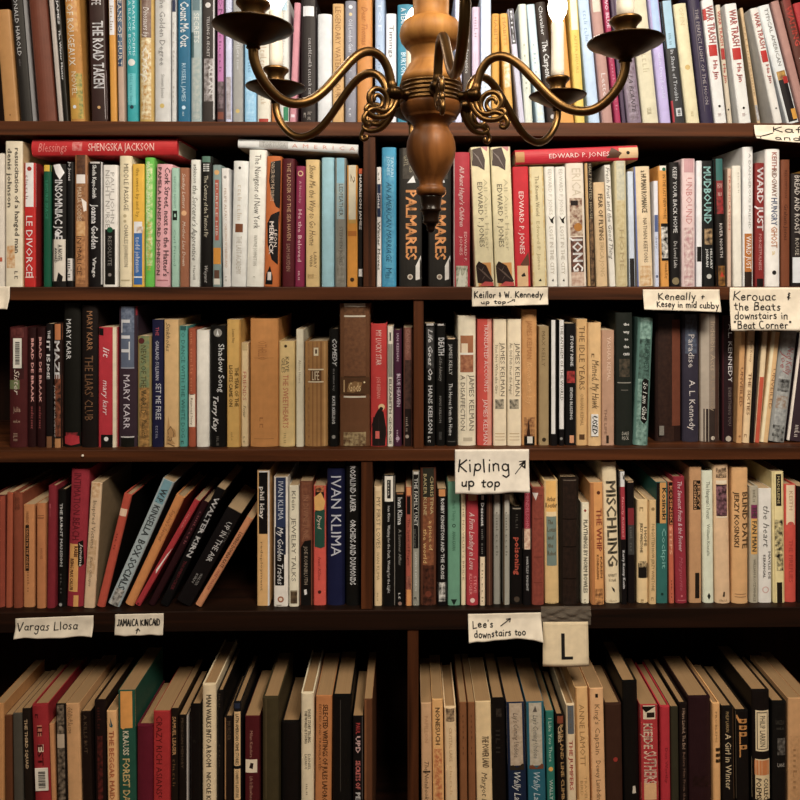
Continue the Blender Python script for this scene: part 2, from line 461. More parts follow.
def lying_book(row, xa, xb, ya0, ya1, yb0, yb1, col, bands, texts, lab, d=.14, kind='H', setb=.006, side=None):
    """a book on its side across the tops of others: spine to the front, head to the left; pixels of the left edge (ya0..ya1) and right edge (yb0..yb1)"""
    L = at(xa, (ya0 + ya1) / 2, setb); R = at(xb, (yb0 + yb1) / 2, setb)
    w = ((ya1 - ya0) + (yb1 - yb0)) / 2 * (at(400, 400, setb).z - at(400, 401, setb).z)
    h = (L - R).length; tilt = math.atan2(L.z - R.z, R.x - L.x)
    assert lab not in LABELS; LABELS.add(lab)
    root = thing('book', lab, 'book', (R.x, setb, R.z), (0, -PI / 2 + tilt, 0), GROUP[row])
    book_meshes(root, row, w, h, d, -w / 2, col, bands, texts, kind, side, lambda yc: (yc - xa) / (xb - xa), None)
    return root

for r in SHELF:
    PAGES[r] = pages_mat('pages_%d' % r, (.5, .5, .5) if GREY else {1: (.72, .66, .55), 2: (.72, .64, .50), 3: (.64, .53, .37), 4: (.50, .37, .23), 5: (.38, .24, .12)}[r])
def B(row):
    def f(k, x0, x1, yt, dx, col, bands, texts, short, extra='', **op): return book(row, k, x0, x1, yt, dx, col, bands, texts, short, extra, **op)
    return f
W = 'e8e0d4'; K = '17130f'
# ---- top shelf (the heads of most of these stand above the picture)
b = B(1)
b(0, 20, 102, 52, -50, 'c48d4c', [('o', .5, 660, .05, '6a3a18')], [], 'tan book', 'bare scuffed spine')
b(0, 112, 182, -110, -66, '2c2723', [], [('RONALD HAROLD', -40, 320, 'd8d0c6', .45, .34), ('abcd', 340, 380, '8a8078', .45, .2, 'g')], 'charcoal book', 'pale lettering running down', side='cfc6ba', t='H')
b(0, 213, 316, -90, -66, '7c422c', [], [], 'brown cloth book', 'no lettering', t='H')
b(0, 334, 362, -30, -60, 'c4b4a2', [], [], 'slim beige book', '', t='P')
b(0, 363, 392, -90, -58, '17140f', [], [('R JAMES', -40, 140, 'e8e0d4', .5, .42, 'b'), ('The Winter Master', 170, 460, 'e8e0d4', .5, .42, 'b')], 'black book', 'small white letters')
b(0, 396, 482, -120, -40, 'c88a34', [('n', -120, 180, 'c88030', 'dca850'), ('n', 420, 682, '6a7a28', 'd0a838', .55, 1), (560, 682, 'cf9c34', .0, .7), ('o', .4, 612, .12, 'dfe0dc')], [('HOUSE OF ROUGEAUX', -150, 375, 'f0e4cc', .38, .46), ('NOVEL', 410, 545, 'e8d8b0', .45, .36)], 'gold patterned book', 'cream capitals')
b(0, 520, 612, -130, -20, '3c231f', [(-130, -60, '5a2a24'), ('p', [(.86, 430), (1, 400), (1, 682), (.9, 682)], 'd8c8be'), ('o', .52, 615, .1, 'd8a868')], [('JAFFE', -50, 28, 'e8ddd2', .5, .6), ('THE ROAD TAKEN', 120, 505, 'f0e6dc', .55, .66, 'b')], 'dark brown book', 'tall white capitals')
b(0, 628, 668, -120, -14, 'e09c30', [(-120, 200, 'e6e0d8')], [('abc defgh', -80, 180, 'a09080', .5, .5, 'g')], 'orange book', 'white upper half', n='white orange book')
b(0, 674, 712, -130, -14, 'c8a68a', [(-130, 380, '2d4a68'), ('n', 60, 300, '2d4a68', '3f6480')], [('OCEANS OF HURT', -90, 378, 'e8dcc4', .5, .62)], 'tan book', 'navy lettered upper half')
b(0, 722, 786, -120, -8, '2aa6a4', [(420, 600, '6cc4c0'), ('o', .5, 357, .33, 'e4dccc'), ('o', .5, 612, .18, '1d3f48')], [('NARRATIVE POEMS', -60, 320, 'd8f0ea', .74, .2), ('ELLA BLACK BOOK', -60, 320, 'd8f0ea', .36, .26), ('abcd efgh abcd', 425, 600, '3a9a98', .5, .3, 'g')], 'turquoise book', 'round white badge')
b(1, 50, 132, -90, 0, 'cda552', [(-90, 215, '7c5c4c'), ('n', 215, 682, 'c08a30', 'ecdcae'), ('n', -90, 210, '7c5c4c', '8e7262')], [('Dinosaurs by', 40, 215, 'f0e6da', .5, .4, 'i'), ('Crisp', 270, 470, 'f2e8d4', .5, .5, 'i')], 'gold floral book', 'brown head')
b(1, 135, 232, -110, 0, 'd8d0c2', [('o', .5, 605, .14, 'd8b860')], [('and the Golden Degree', -100, 375, '7a746c', .52, .34), ('Steven Jones', 425, 560, '8a8278', .55, .2)], 'cream book', 'thin grey serif lettering')
b(1, 236, 264, -60, 0, 'd9d2c4', [(0, 68, '22304e')], [('abcdef gh', 130, 600, 'b8aea0', .5, .4, 'g')], 'slim white book', 'navy patch near its head')
b(1, 271, 343, -60, 0, '1d6f8a', [('o', .5, 615, .16, 'cfe0e4')], [('Count Me Out', 10, 270, 'f0ece0', .55, .66, 'b'), ('RUSSELL JAMES', 362, 580, 'cfe2e4', .5, .32), ('abc', 640, 665, 'd8e6e6', .5, .2, 'g')], 'teal book', 'bold white rounded lettering')
b(1, 346, 408, -40, 0, 'a8b2aa', [(-40, 60, '6d8484'), (185, 330, '4c6866', 0, .3), ('n', 330, 682, 'b8b8aa', '9aa69c')], [('SECRETS', 75, 245, 'ece4d0', .55, .5)], 'grey green book', 'pale capitals near its head')
b(1, 411, 483, -60, 2, '3c322e', [('o', .48, 30, .22, 'e0d4c6'), ('n', 335, 580, 'b0a49c', '53443e'), (335, 575, 'cfc4ba', .84, 1), (-60, 682, 'cfc6bc', .9, 1)], [('TELLING A SECRET', 95, 325, 'd8ccc0', .5, .22), ('ALLAN', 365, 540, 'e8ddd0', .72, .34, 'b')], 'dark grey book', 'round white emblem', n='dark grey book')
b(1, 493, 541, -90, 0, '4a3438', [(-90, 466, 'c87aa8'), ('n', 466, 620, '3c2a2e', '8a7074'), (640, 682, '8a4a34')], [('SONG', -60, 170, '93507c', .5, .5), ('abcdef', 200, 420, '93507c', .5, .3, 'g')], 'mauve pink book', 'dark photo at its foot')
b(1, 543, 581, -90, 0, 'd6d2e0', [('n', 440, 682, '9a8c86', 'c0b4b4')], [], 'slim lavender book')
b(1, 585, 646, -90, 0, 'aaa498', [('o', .5, 635, .2, 'd8b868')], [('abcdefg hijk', 230, 400, 'e4ded4', .55, .3, 'g')], 'grey book', 'small gold emblem')
b(1, 652, 720, -60, 0, '9ccade', [(-60, 120, 'c8c4c0'), ('n', 440, 682, '8cc0da', 'b2d8e6')], [('abc defg', 300, 420, '5a8aa8', .5, .3, 'g')], 'sky blue book')
b(1, 723, 802, -90, 0, 'e8dcc2', [(678, 700, 'b8402c')], [('abcdefgh ijkl', 230, 480, 'c8a880', .5, .5, 'g'), ('abcdef', 500, 600, 'c8a880', .5, .4, 'g')], 'cream book', 'red line at its foot')
b(2, 64, 102, -40, 0, 'c67a30', [(70, 330, '6a64b0', .5, 1), (560, 690, '5a6ab0', .6, 1)], [], 'orange book', 'violet stripe')
b(2, 104, 164, -10, 3, 'e2dccc', [(612, 690, '2a8a5c', .5, .95), (-10, 60, 'c8dde0')], [('abcde fghij', 60, 380, 'c8c0ac', .5, .4, 'g')], 'ivory book', 'green patch at its foot')
b(2, 166, 216, 15, 28, 'da9296', [(655, 672, 'f0d8d4', .2, .8)], [], 'salmon pink book', 'leaning spine')
b(2, 220, 322, -10, 0, '2e2624', [(35, 92, 'e6dfd6')], [('abcdefghijkl mnopqrs tuvw', 220, 560, 'c8beb4', .62, .22, 'g'), ('o', 645, 690, 'b8a898', .3, .2, 'g'), ('oo oo', 640, 690, 'b8a898', .6, .3, 'g')], 'charcoal book', 'white band near its head', t='H')
b(2, 326, 411, 80, 0, 'e0dbd2', [], [], 'plain white book')
b(2, 413, 479, 22, 0, 'daaa68', [], [('LEGENDARY WATERCOLOUR', 40, 560, '8a5a28', .5, .5, '')], 'light tan book', 'brown capitals running down')
b(2, 484, 551, 5, 0, '908c90', [('o', .5, 40, .18, 'ece4dc'), ('o', .5, 82, .15, 'e0c48c')], [('Old London Gate', 110, 300, 'e8e4e2', .5, .34), ('abcd efg', 330, 520, 'c8c4c4', .5, .2, 'g'), ('ab', 620, 680, 'e0dcd8', .5, .3, 'g')], 'mid grey book', 'white lettering and dots')
b(2, 553, 642, -60, 0, 'd0893a', [], [('Dear Thomas', 40, 260, 'a8601e', .5, .4, 'i')], 'amber book', 'faint brown lettering', t='H')
b(2, 656, 713, -60, 0, 'aab8c8', [(420, 600, '9cb4d0')], [('TOE', 10, 180, 'e4e8ec', .5, .36), ('abcd', 260, 400, '8898a8', .5, .3, 'g')], 'pale blue book', 'white initials')
b(2, 717, 780, 78, 0, 'e4ddd6', [], [('Timings', 145, 330, '3a3432', .55, .4), ('abcdef', 380, 560, '8a8480', .5, .3, 'g')], 'white book', 'black lettering, beside turned post')
b(3, 41, 140, 25, 0, '3b8a9c', [], [('A TEAM', 45, 150, 'e8e8e0', .36, .3, 'b'), ('BURTON', 300, 430, 'd8e6e4', .36, .3, 'b')], 'teal blue book', 'white capitals, behind turned post')
b(3, 370, 412, -50, 0, 'dcd8e6', [], [('abc def', 330, 600, '9a94b0', .5, .35, 'g')], 'pale lilac book', 'post in front', lab='pale lilac book on the top shelf just right of the chandelier post')
b(3, 414, 466, -20, 0, '493c36', [], [('Samuel Jordan', 20, 190, 'e4dcd0', .5, .4), ('The Apprentice', 220, 420, 'd8d0c4', .5, .4)], 'dark brown book', 'white lettering running down')
b(3, 468, 516, 40, 0, 'dcc2cc', [(40, 680, 'c0a0ae', .78, 1)], [('abcd', 100, 220, 'a88c98', .5, .4, 'g')], 'pale pink book')
b(3, 517, 580, -30, 0, 'dfe6ea', [], [('abcdefg', 300, 600, 'b8c4cc', .5, .3, 'g')], 'white book', 'bluish tint')
b(3, 582, 632, 78, 0, 'e2a436', [], [('HABITS', 90, 260, 'b87820', .5, .45)], 'marigold book', 'faint ochre capitals')
b(3, 656, 712, 75, -36, 'e6ae48', [('n', 330, 500, 'e6ae48', 'eee0c4')], [('HABITS', 100, 260, 'b87820', .5, .4)], 'marigold book', 'cream patch and slight lean')
b(3, 736, 778, 48, -66, 'd2cad2', [(48, 250, '4a4444')], [('Bird', 60, 240, 'e0dcd8', .5, .4)], 'grey white book', 'dark upper third')
b(4, 22, 84, 22, -38, 'e0dcc2', [('n', 22, 690, 'e0dcc2', 'd0d4c0')], [('abcde', 250, 560, 'a8a890', .5, .35, 'g')], 'pale cream book', 'greenish print')
b(4, 87, 148, 22, -60, 'd2e0e0', [('n', 200, 690, 'd2e0e0', 'dcdcc4')], [('abcdef', 250, 560, 'a0b4b4', .5, .35, 'g')], 'pale aqua book', 'slight leftward lean')
b(4, 156, 224, 8, -76, '3a2b25', [('o', .5, 670, .2, 'cfc4b8')], [('Chevalier', 30, 200, 'e8e0d6', .45, .34), ('The Carpenter', 230, 480, 'ece4d8', .5, .5, 'b')], 'dark brown book', 'white title, behind candle', t='H')
b(4, 230, 312, 30, -58, 'e8a244', [], [], 'bright orange book', 'candle sleeve in front')
b(4, 318, 382, -20, -44, 'f0cc58', [(-20, 170, 'f0e8cc')], [('AFTER HOURS', 200, 420, 'c89830', .5, .3)], 'yellow book', 'whitish head')
b(4, 388, 462, -60, -70, 'cadae8', [], [('abcd efgh', 60, 240, '90a8c0', .5, .34, 'g')], 'ice blue book', 'leftward lean', t='H')
b(4, 472, 536, -60, -76, 'c29484', [(-60, 66, 'e0d2b8')], [('Letters', 420, 600, 'ecd8cc', .5, .4)], 'dusty pink book', 'cream head band')
b(4, 544, 580, -60, -78, 'b23058', [], [('TWO BLUE', -40, 160, 'f0c8d0', .5, .55, 'b'), ('abcdefgh', 330, 640, 'd87a90', .5, .4, 'g')], 'magenta book', 'pale capitals near its head')
b(4, 583, 612, -50, -72, '5a4658', [], [], 'slim plum book')
b(4, 614, 702, -50, -84, '947e88', [('n', 300, 690, '7a646c', 'a8949c'), (-50, 120, 'c8bcd0')], [('LA PLANTE', 430, 650, '2a2022', .5, .3, 'i')], 'mauve grey book', 'black script near its foot', t='H')
b(4, 706, 800, -40, -76, 'e2d4ae', [], [('abcdef', 250, 420, 'c8b890', .5, .4, 'g'), ('abcde', 620, 660, 'b8a478', .5, .4, 'g')], 'plain cream book', 'bowed spine', t='H')
b(5, 6, 68, -30, -74, 'c8b6da', [(-30, 230, 'b8cce4')], [('Glen David Gold', 300, 560, 'f0ecf4', .5, .3)], 'lilac book', 'pale blue upper third', d=.118)
b(5, 76, 150, 0, -74, '3a3838', [(0, 275, 'accad4'), (575, 700, 'b83a40', 0, .14)], [('abc', 190, 260, '7a98a4', .5, .3, 'g'), ('In Shade of Trouble', 285, 580, 'd8d4d0', .5, .3)], 'charcoal book', 'pale blue upper part', stickers=[(.3, .75, 622, 668, 'd8d4cc', [], 'barcode_label', True)])
b(5, 154, 234, 15, -80, 'ead9aa', [('o', .5, 385, .2, 'd8b468')], [('OPEN', 40, 140, 'd8c08a', .5, .34), ('abc', 640, 670, 'c8b078', .5, .3, 'g')], 'pale yellow book', 'gold ring', t='H')
b(5, 240, 314, -50, -86, '3b3149', [(40, 640, '6a5a60', .3, .34), (40, 640, '6a5a60', .8, .84)], [('THE PERFECT LIGHT OF THE MOON', 50, 600, 'b8a8a0', .57, .28)], 'navy purple book', 'thin framed lettering', t='H')
WT = lambda d=0: [('WAR TRASH', 30, 245, 'b8281e', .55, .62, 'b'), ('Ha Jin', 345, 455, 'b8382c', .55, .38, 'b'), ('abcd', 650, 668, 'd8b8a8', .5, .4, 'g')]
b(5, 316, 386, -6, -80, 'eae2d4', [(255, 320, 'c02820'), (45, 110, 'c02820', 0, .25), ('o', .5, 610, .11, '171310')], WT(), 'white book', 'red band and red capitals')
b(5, 388, 432, 25, -72, 'd8c4a4', [(275, 340, 'b02820'), ('o', .4, 628, .18, '171310')], [('WAR TRASH', 60, 260, 'b8281e', .5, .6, 'b'), ('Ha Jin', 365, 475, 'b8382c', .5, .5, 'b')], 'tan white book', 'red band, recessed', s=.014)
b(5, 440, 526, 15, -86, 'eae2d2', [(272, 340, 'c02820'), ('o', .5, 620, .1, '171310')], [('WAR TRASH', 50, 262, 'b8281e', .55, .58, 'b'), ('Ha Jin', 360, 470, 'b8382c', .55, .36, 'b'), ('abcd', 650, 668, 'd8b8a8', .5, .4, 'g')], 'wide white book', 'red band and red capitals')
b(5, 558, 612, 40, -104, 'd8b684', [('n', 600, 690, '8a8480', 'd0c8bc')], [('abcdefghijkl', 150, 560, 'b08c58', .5, .5, 'g')], 'tan striped book', 'barcode near its foot', s=.02)
b(5, 622, 716, 32, -144, 'e8decc', [(282, 350, 'c02820'), ('o', .55, 622, .1, '171310')], [('WAR TRASH', 60, 270, 'b8281e', .56, .58, 'b'), ('Ha Jin', 365, 475, 'b8382c', .6, .36, 'b')], 'leaning white book', 'red band and red capitals')
b(5, 722, 806, 18, -176, 'e6e2d6', [(405, 455, 'd0a040'), ('n', 405, 455, 'd0a040', '8a5a28'), (455, 700, '201c1c'), (440, 480, 'b83024', .5, 1), (630, 690, 'e0a030', .5, 1)], [('TYPICAL AMERICAN', 40, 375, '5a4a3c', .55, .3)], 'white book', 'black lower part, gold band', t='H')
b(5, 812, 862, 0, -180, 'b88878', [], [], 'slim rosy book')
b(5, 866, 930, -10, -180, '6a3a2c', [(-10, 90, '8a3a30')], [('WAITING', 30, 260, 'd84a38', .55, .5, 'b'), ('Ha Jin', 330, 450, 'd8c8b8', .55, .4)], 'brown book', 'red capitals, far right edge')
b(5, 936, 1010, 5, -180, 'b82a2c', [], [], 'crimson book', 'only its head in view')
# ---- second shelf
b = B(2)
b(0, -40, 18, 110, 0, 'd6cab6', [(600, 620, 'b85a3a')], [], 'cream book', 'red line at its foot')
b(0, 22, 104, 53, 0, 'e2d3b4', [('n', 545, 650, 'c88a48', 'e0c8a0', .1, .6)], [('denis johnson', 85, 365, '2a231c', .28, .26, 'b'), ('resuscitation of a hanged man', 85, 580, '2a231c', .72, .26, 'b'), ('oo', 665, 710, '2a231c', .72, .3, 'g')], 'buff book', 'two columns of typewriter lettering', side='c8a878')
b(0, 110, 166, 155, 0, 'c22620', [(155, 362, 'e4ddd4'), ('o', .5, 183, .2, 'a82c22'), (690, 696, 'e8c8b8')], [('abcdef', 215, 330, '8a8480', .3, .26, 'g'), ('LE DIVORCE', 405, 690, 'f2ece2', .5, .55)], 'red book', 'white top and white capitals', side='8a2420')
b(0, 200, 238, 165, 0, '0f5a3e', [(165, 195, 'd8b030')], [('LEISURE SPACE', 240, 420, '3a8a68', .5, .4)], 'bottle green book', 'yellow head')
b(0, 241, 309, 160, 0, '191613', [('p', [(.1, 165), (.6, 160), (.9, 200), (.6, 235), (.3, 205)], 'e8e2da'), (515, 712, 'd8ccb8', .02, .95), ('p', [(.35, 712), (.5, 670), (.8, 690), (.75, 712)], '191613'), ('o', .4, 490, .18, 'e8e2da')], [('INSOMNIAC JOE', 235, 515, 'f2ece4', .5, .52, 'b'), ('A NOVEL', 540, 620, '191613', .6, .3, 'b'), ('AWARD', 555, 625, '191613', .3, .2, 'b')], 'black book', 'chunky white letters, white panel', n='black white book')
b(0, 312, 346, 150, 0, '12100f', [(605, 710, 'd4ccc0')], [('Jo Jones', 150, 240, 'e8e0d8', .5, .4), ('abcd', 615, 700, '2a2420', .5, .6, 'g')], 'slim black book', 'white label at its foot')
b(0, 348, 410, 118, 0, '9a6a40', [('n', 118, 210, '4a2c1c', '6a4428'), (210, 252, 'e0d6ca'), ('n', 252, 430, '7a4c2c', 'b08050'), ('n', 430, 500, 'c08a4c', 'd8b07c'), ('n', 500, 726, '8a5a34', 'c89058'), ('p', [(.55, 320), (.95, 340), (.95, 380), (.75, 385)], 'e8dccc')], [('MARIA CODES', 270, 430, 'd8c0a0', .4, .36), ('IN MALICE', 500, 680, '4a2a18', .4, .36)], 'brown photo book', 'white band near its head')
b(0, 411, 478, 150, 0, '14110f', [(150, 728, 'c8c0b6', .93, 1), (150, 158, 'c8c0b6')], [('Sheila Kaye-Smith', 165, 322, 'ece6dc', .5, .28, 'b'), ('Joanna Godden', 350, 560, 'f2ece4', .5, .46, 'b'), ('Virago', 600, 695, 'e0dad0', .5, .26, 'b')], 'black book', 'white lettering, thin white border')
b(0, 482, 552, 165, 0, 'e2dacc', [(468, 728, '161311'), ('o', .5, 470, .2, '1d5a3c'), ('o', .5, 682, .12, '8a8078')], [('NIGHT NURSE', 190, 460, '9a948a', .35, .3), ('PAUL JOHN', 200, 440, '9a948a', .68, .26), ('RESOLUTE', 500, 640, '6a645c', .5, .26)], 'white book', 'black lower half', n='white black book')
b(0, 558, 618, 122, 0, 'e2d2ac', [('o', .5, 405, .14, 'b8a880'), ('o', .5, 430, .12, 'b8a880'), (705, 712, 'b8a880')], [('MIDDLE PASSAGE', 160, 380, '3a3024', .6, .36), ('CHARLES JOHNSON', 445, 645, '3a3024', .6, .32)], 'pale straw book', 'thin dark capitals')
b(1, 8, 66, 160, 0, 'e0b032', [(432, 486, 'e6e2dc'), ('n', 455, 486, 'b08860', 'e0d8cc', .4, 1), (486, 728, '3e6ea6'), (690, 696, 'e0dcd4')], [('the sweet by and by', 180, 410, '8a6a18', .5, .3), ('todd johnson', 505, 670, 'e8ecf0', .5, .38)], 'yellow blue book', 'small white picture')
b(1, 67, 116, 130, 2, '6cbe48', [('n', 160, 640, '6cbe48', 'd8dca0')], [('RAYMOND SMULLYAN', 150, 420, 'e8e8c8', .4, .36), ('ABOUT MOVING ON', 430, 660, 'd8a038', .5, .4)], 'bright green book', 'cream and gold print')
b(1, 108, 190, 160, 10, 'e0a6a6', [(706, 712, 'b87878')], [('Cork Street, next to the Hatter\'s', 175, 690, '2a1c1c', .72, .3, 'b'), ('PAMELA HANSFORD JOHNSON', 175, 685, '2a1c1c', .24, .24, 'b')], 'pink book', 'two lines of black lettering', t='H')
b(1, 191, 230, 178, 4, 'a6c6ae', [(380, 395, '16201a', .2, .8), (395, 425, '16201a', .2, .4), (410, 425, '16201a', .4, .8), (395, 412, '16201a', .64, .8)], [('BEFORE NIGHT', 220, 370, '7a9a84', .5, .3), ('Carl Friend', 470, 640, '6a8a74', .5, .3)], 'mint green book', 'black square motif')
b(1, 232, 276, 178, 0, 'a26a4a', [('o', .5, 392, .3, 'd8a878')], [('Sunday Letters', 205, 370, 'e8d4bc', .5, .36, 'i'), ('Mother Lies Down', 430, 640, 'e8d4bc', .5, .36, 'i')], 'copper brown book', 'pale dot and script')
b(1, 277, 328, 140, 6, 'e0dccc', [], [('atkinson', 160, 250, '2a2622', .5, .36, 'i'), ('the Sorcerer\'s Apprentice', 262, 615, '1a1714', .5, .5, 'i'), ('Harvill', 640, 705, '6a645c', .5, .24)], 'ivory book', 'black brush script')
b(1, 329, 388, 124, 0, '17130f', [(124, 152, '5a7a68')], [('IIII', 160, 195, 'e0dcd0', .5, .5, 'b'), ('The Century of the Twisted Fir', 215, 505, 'd8ccb0', .5, .34), ('Weyant', 640, 720, 'd0c8bc', .5, .3, 'i')], 'black book', 'green head and long title')
b(1, 386, 432, 165, 0, '8a9a92', [('o', .5, 200, .3, 'd8a868'), (235, 520, 'b05a44', .3, .75), (555, 632, 'd89430', .1, .95), (660, 712, '6a4a38', .2, .8), (700, 728, 'e0d8c4')], [('PURPLE HIB', 250, 500, 'd8c8b8', .5, .24)], 'grey teal book', 'orange and red blocks')
b(1, 433, 476, 180, -8, 'e4ddd0', [('o', .5, 222, .2, 'a8a298')], [('FELIPE ALFAU', 275, 425, 'a88a70', .5, .3), ('CHROMOS WONDERLAND', 440, 650, 'c09a78', .5, .3), ('ab', 690, 720, 'a09888', .5, .4, 'g')], 'off white book', 'faint tan capitals')
b(1, 470, 548, 145, 12, 'e0dccf', [(442, 482, '7c4a2a', .22, .72), ('o', .45, 178, .09, '4a4640')], [('abcd efgh', 260, 430, 'c8b8a0', .5, .3, 'g'), ('THE LAST ACADEMY', 500, 680, 'bdb29e', .5, .34)], 'stone white book', 'small brown square', t='H')
b(1, 542, 632, 92, 14, 'e8e2d0', [], [('The Navigator of New York', 115, 465, '3c3832', .55, .34), ('WAYNE JOHNSTON', 495, 640, 'a8a292', .5, .2), ('o', 690, 705, 'a8a292', .5, .2, 'g')], 'tall cream book', 'dark grey title', t='H')
b(2, 12, 94, 122, 14, 'c46c2c', [('p', [(.3, 150), (.95, 140), (1, 300), (.95, 370), (.7, 360), (.4, 310), (.2, 240)], '15110f'), ('p', [(.15, 440), (.4, 400), (.95, 380), (1, 600), (.9, 635), (.5, 610), (.2, 540)], '15110f'), ('p', [(.1, 728), (.15, 680), (.4, 640), (.6, 690), (.6, 728)], '15110f'), (670, 708, 'd8ccc0', .25, .5)], [('DANCER FROM THE SILENCE', 150, 335, 'c8b498', .45, .24), ('LEON', 470, 550, 'e0d4c4', .72, .2), ('MERRICK', 430, 588, 'ece2d4', .45, .28, 'b')], 'orange book', 'black ornamental scrolls', t='H')
b(2, 96, 166, 135, 0, '5a1a22', [], [('THE LADDER OF THE SEA HAVEN', 155, 520, 'c8a078', .55, .3), ('SAM HAYDEN', 535, 665, 'a8846c', .5, .3)], 'maroon book', 'gold lettering running down', t='H')
b(2, 160, 208, 170, 6, '8c2a4c', [('o', .5, 205, .3, 'd8b888'), ('o', .5, 205, .2, '8c2a4c')], [('A Novel by', 240, 345, 'd8a8a8', .5, .24), ('He the Beloved', 375, 620, 'ecccc4', .5, .4), ('abc', 665, 710, 'e4c4bc', .5, .3, 'g')], 'raspberry book', 'small round seal')
b(2, 214, 280, 140, 0, 'd9b97c', [], [('Show Me the Way to Go Home', 165, 545, '4a3018', .5, .46, 'i'), ('LARRY', 575, 650, '4a3018', .7, .22), ('WEBB', 590, 645, '4a3018', .4, .2), ('abcdef', 680, 700, '9a7840', .5, .7, 'g')], 'wheat book', 'brown script running down')
b(2, 288, 350, 130, 0, 'a0c6ca', [], [], 'pale aqua book', 'blank spine', t='H')
b(2, 352, 406, 132, 0, '8c887a', [(132, 250, '90bcc6'), ('n', 250, 420, '96b4b8', 'a8b0a4'), ('n', 560, 726, '7a7464', '9a9484')], [('LEDFEATHER', 255, 405, '3c3a34', .55, .36), ('STEPHEN JONES', 455, 640, '5a564a', .55, .28)], 'grey book', 'light blue head')
b(2, 408, 460, 166, 0, 'd89430', [(166, 422, 'dccfae'), (422, 440, 'c8a050'), (476, 500, 'b87020', .1, .9), ('o', .5, 705, .2, '4a3018')], [('2', 205, 250, '3a342c', .55, .4, 'i')], 'orange book', 'cream upper half')
b(2, 461, 485, 182, 0, '161210', [(182, 206, 'c85a28'), (655, 690, 'd8d0c4', .1, .9)], [('HARRISON JAMES', 210, 470, 'e0d8cc', .5, .5, 'b')], 'slim black book', 'orange head, beside upright')
b(2, 548, 572, 175, 0, 'e2dacd', [(255, 410, '22304c')], [('ed', 200, 235, '3a3430', .5, .4), ('Jones', 295, 370, 'e4dcd4', .5, .6, 'b'), ('Winter Moves', 430, 660, '1c1814', .5, .6, 'b')], 'slim white book', 'navy band')
b(2, 572, 642, 82, 0, '4496b2', [('n', 120, 728, '3c8cac', '5aa4b8')], [('TAYARI', 125, 220, 'c8e0e4', .72, .2), ('JONES', 125, 215, 'c8e0e4', .46, .2), ('AN AMERICAN MARRIAGE', 245, 625, '1c4456', .5, .36, 'i'), ('M', 650, 675, '1c4456', .5, .4), ('abc', 680, 700, '1c4456', .5, .5, 'g')], 'sea blue book', 'dark slanted capitals', t='H')
PAL = [('n', 85, 230, '38322a', '4c443a'), ('p', [(.35, 250), (.62, 215), (.72, 248)], 'd8d4cc'), ('p', [(.72, 640), (.95, 590), (1, 700), (.72, 708)], 'd8d0c2'), ('o', .48, 692, .12, 'c8bca8'), ('o', .48, 692, .07, '8a7460')]
b(3, 42, 152, 85, 0, '2c2823', PAL, [('GAYL', 120, 170, 'a89c80', .3, .2), ('JONES', 125, 200, 'a89c80', .55, .2), ('PALMARES', 283, 612, 'e8a05c', .52, .46, 'b')], 'black green book', 'tall orange capitals', lab='thick black book with tall orange capitals, second shelf, left of its twin behind the finial', t='H', n='twin black book')
b(3, 180, 290, 85, 0, '2c2823', PAL, [('GAYL', 120, 170, 'a89c80', .3, .2), ('JONES', 125, 200, 'a89c80', .55, .2), ('PALMARES', 283, 612, 'e8a05c', .52, .46, 'b')], 'black green book', 'tall orange capitals', lab='thick black book with tall orange capitals, second shelf, right of its twin, half behind finial', t='H', n='twin black book')
b(3, 298, 386, 105, 0, 'b43a44', [('n', 640, 738, '6a7a58', 'd8ccb4'), ('p', [(.2, 738), (.4, 650), (.5, 700), (.8, 645), (.7, 738)], 'd8d4bc'), (105, 738, 'c8b4a8', 0, .07)], [('All Aunt Hagar\'s Children', 170, 455, 'ecd0c4', .5, .28, 'i'), ('EDWARD P.', 480, 620, 'e8c0b4', .72, .17), ('JONES', 500, 590, 'e8c0b4', .45, .17)], 'rose red book', 'leaf picture at its foot', t='H')
LEAF = lambda: [('p', [(.02, 90), (.55, 80), (.75, 140), (.7, 190), (.35, 170), (.05, 165)], '5a4c44'), ('p', [(.55, 78), (1, 78), (.85, 100)], 'c88a84'), (626, 738, 'd89a54', .0, 1), ('p', [(.05, 640), (.2, 618), (.6, 640), (.95, 715), (.6, 730), (.1, 720)], '33241e'), ('p', [(.1, 645), (.5, 672), (.9, 715), (.5, 684)], '6e5a4c'), ('p', [(.3, 664), (.5, 640), (.34, 668)], '6e5a4c'), ('p', [(.5, 690), (.3, 716), (.46, 690)], '6e5a4c'), ('p', [(.2, 735), (.5, 715), (.95, 720), (.95, 738)], 'c0504a'), ('p', [(.06, 95), (.4, 125), (.69, 186), (.36, 132)], '8a7c72')]
b(3, 396, 494, 78, -26, 'e4d5a8', LEAF(), [('EDWARD P. JONES', 245, 552, '4c4234', .42, .26), ('All Aunt Hagar', 230, 570, 'b8ac84', .72, .2)], 'cream book', 'dark leaf and pink petals', t='P', n='cream leaf book')
b(3, 496, 592, 78, -24, 'e4d5a8', LEAF(), [('EDWARD P. JONES', 255, 552, '4c4234', .38, .26), ('All Aunt Hagar', 230, 570, 'b8ac84', .7, .2)], 'cream book', 'dark leaf', lab='cream book with dark leaf at head and foot, second shelf, right of its identical neighbour', t='P', n='cream leaf book')
b(4, -24, 52, 172, -12, 'c42630', [(640, 738, 'dcb684'), ('p', [(.35, 635), (.9, 575), (.95, 640), (.5, 640)], '6a4430'), ('p', [(.4, 685), (.6, 672), (.7, 690), (.45, 692)], '2a201a')], [('EDWARD P. JONES', 290, 585, 'f0ddd0', .5, .3)], 'red book', 'cream foot')
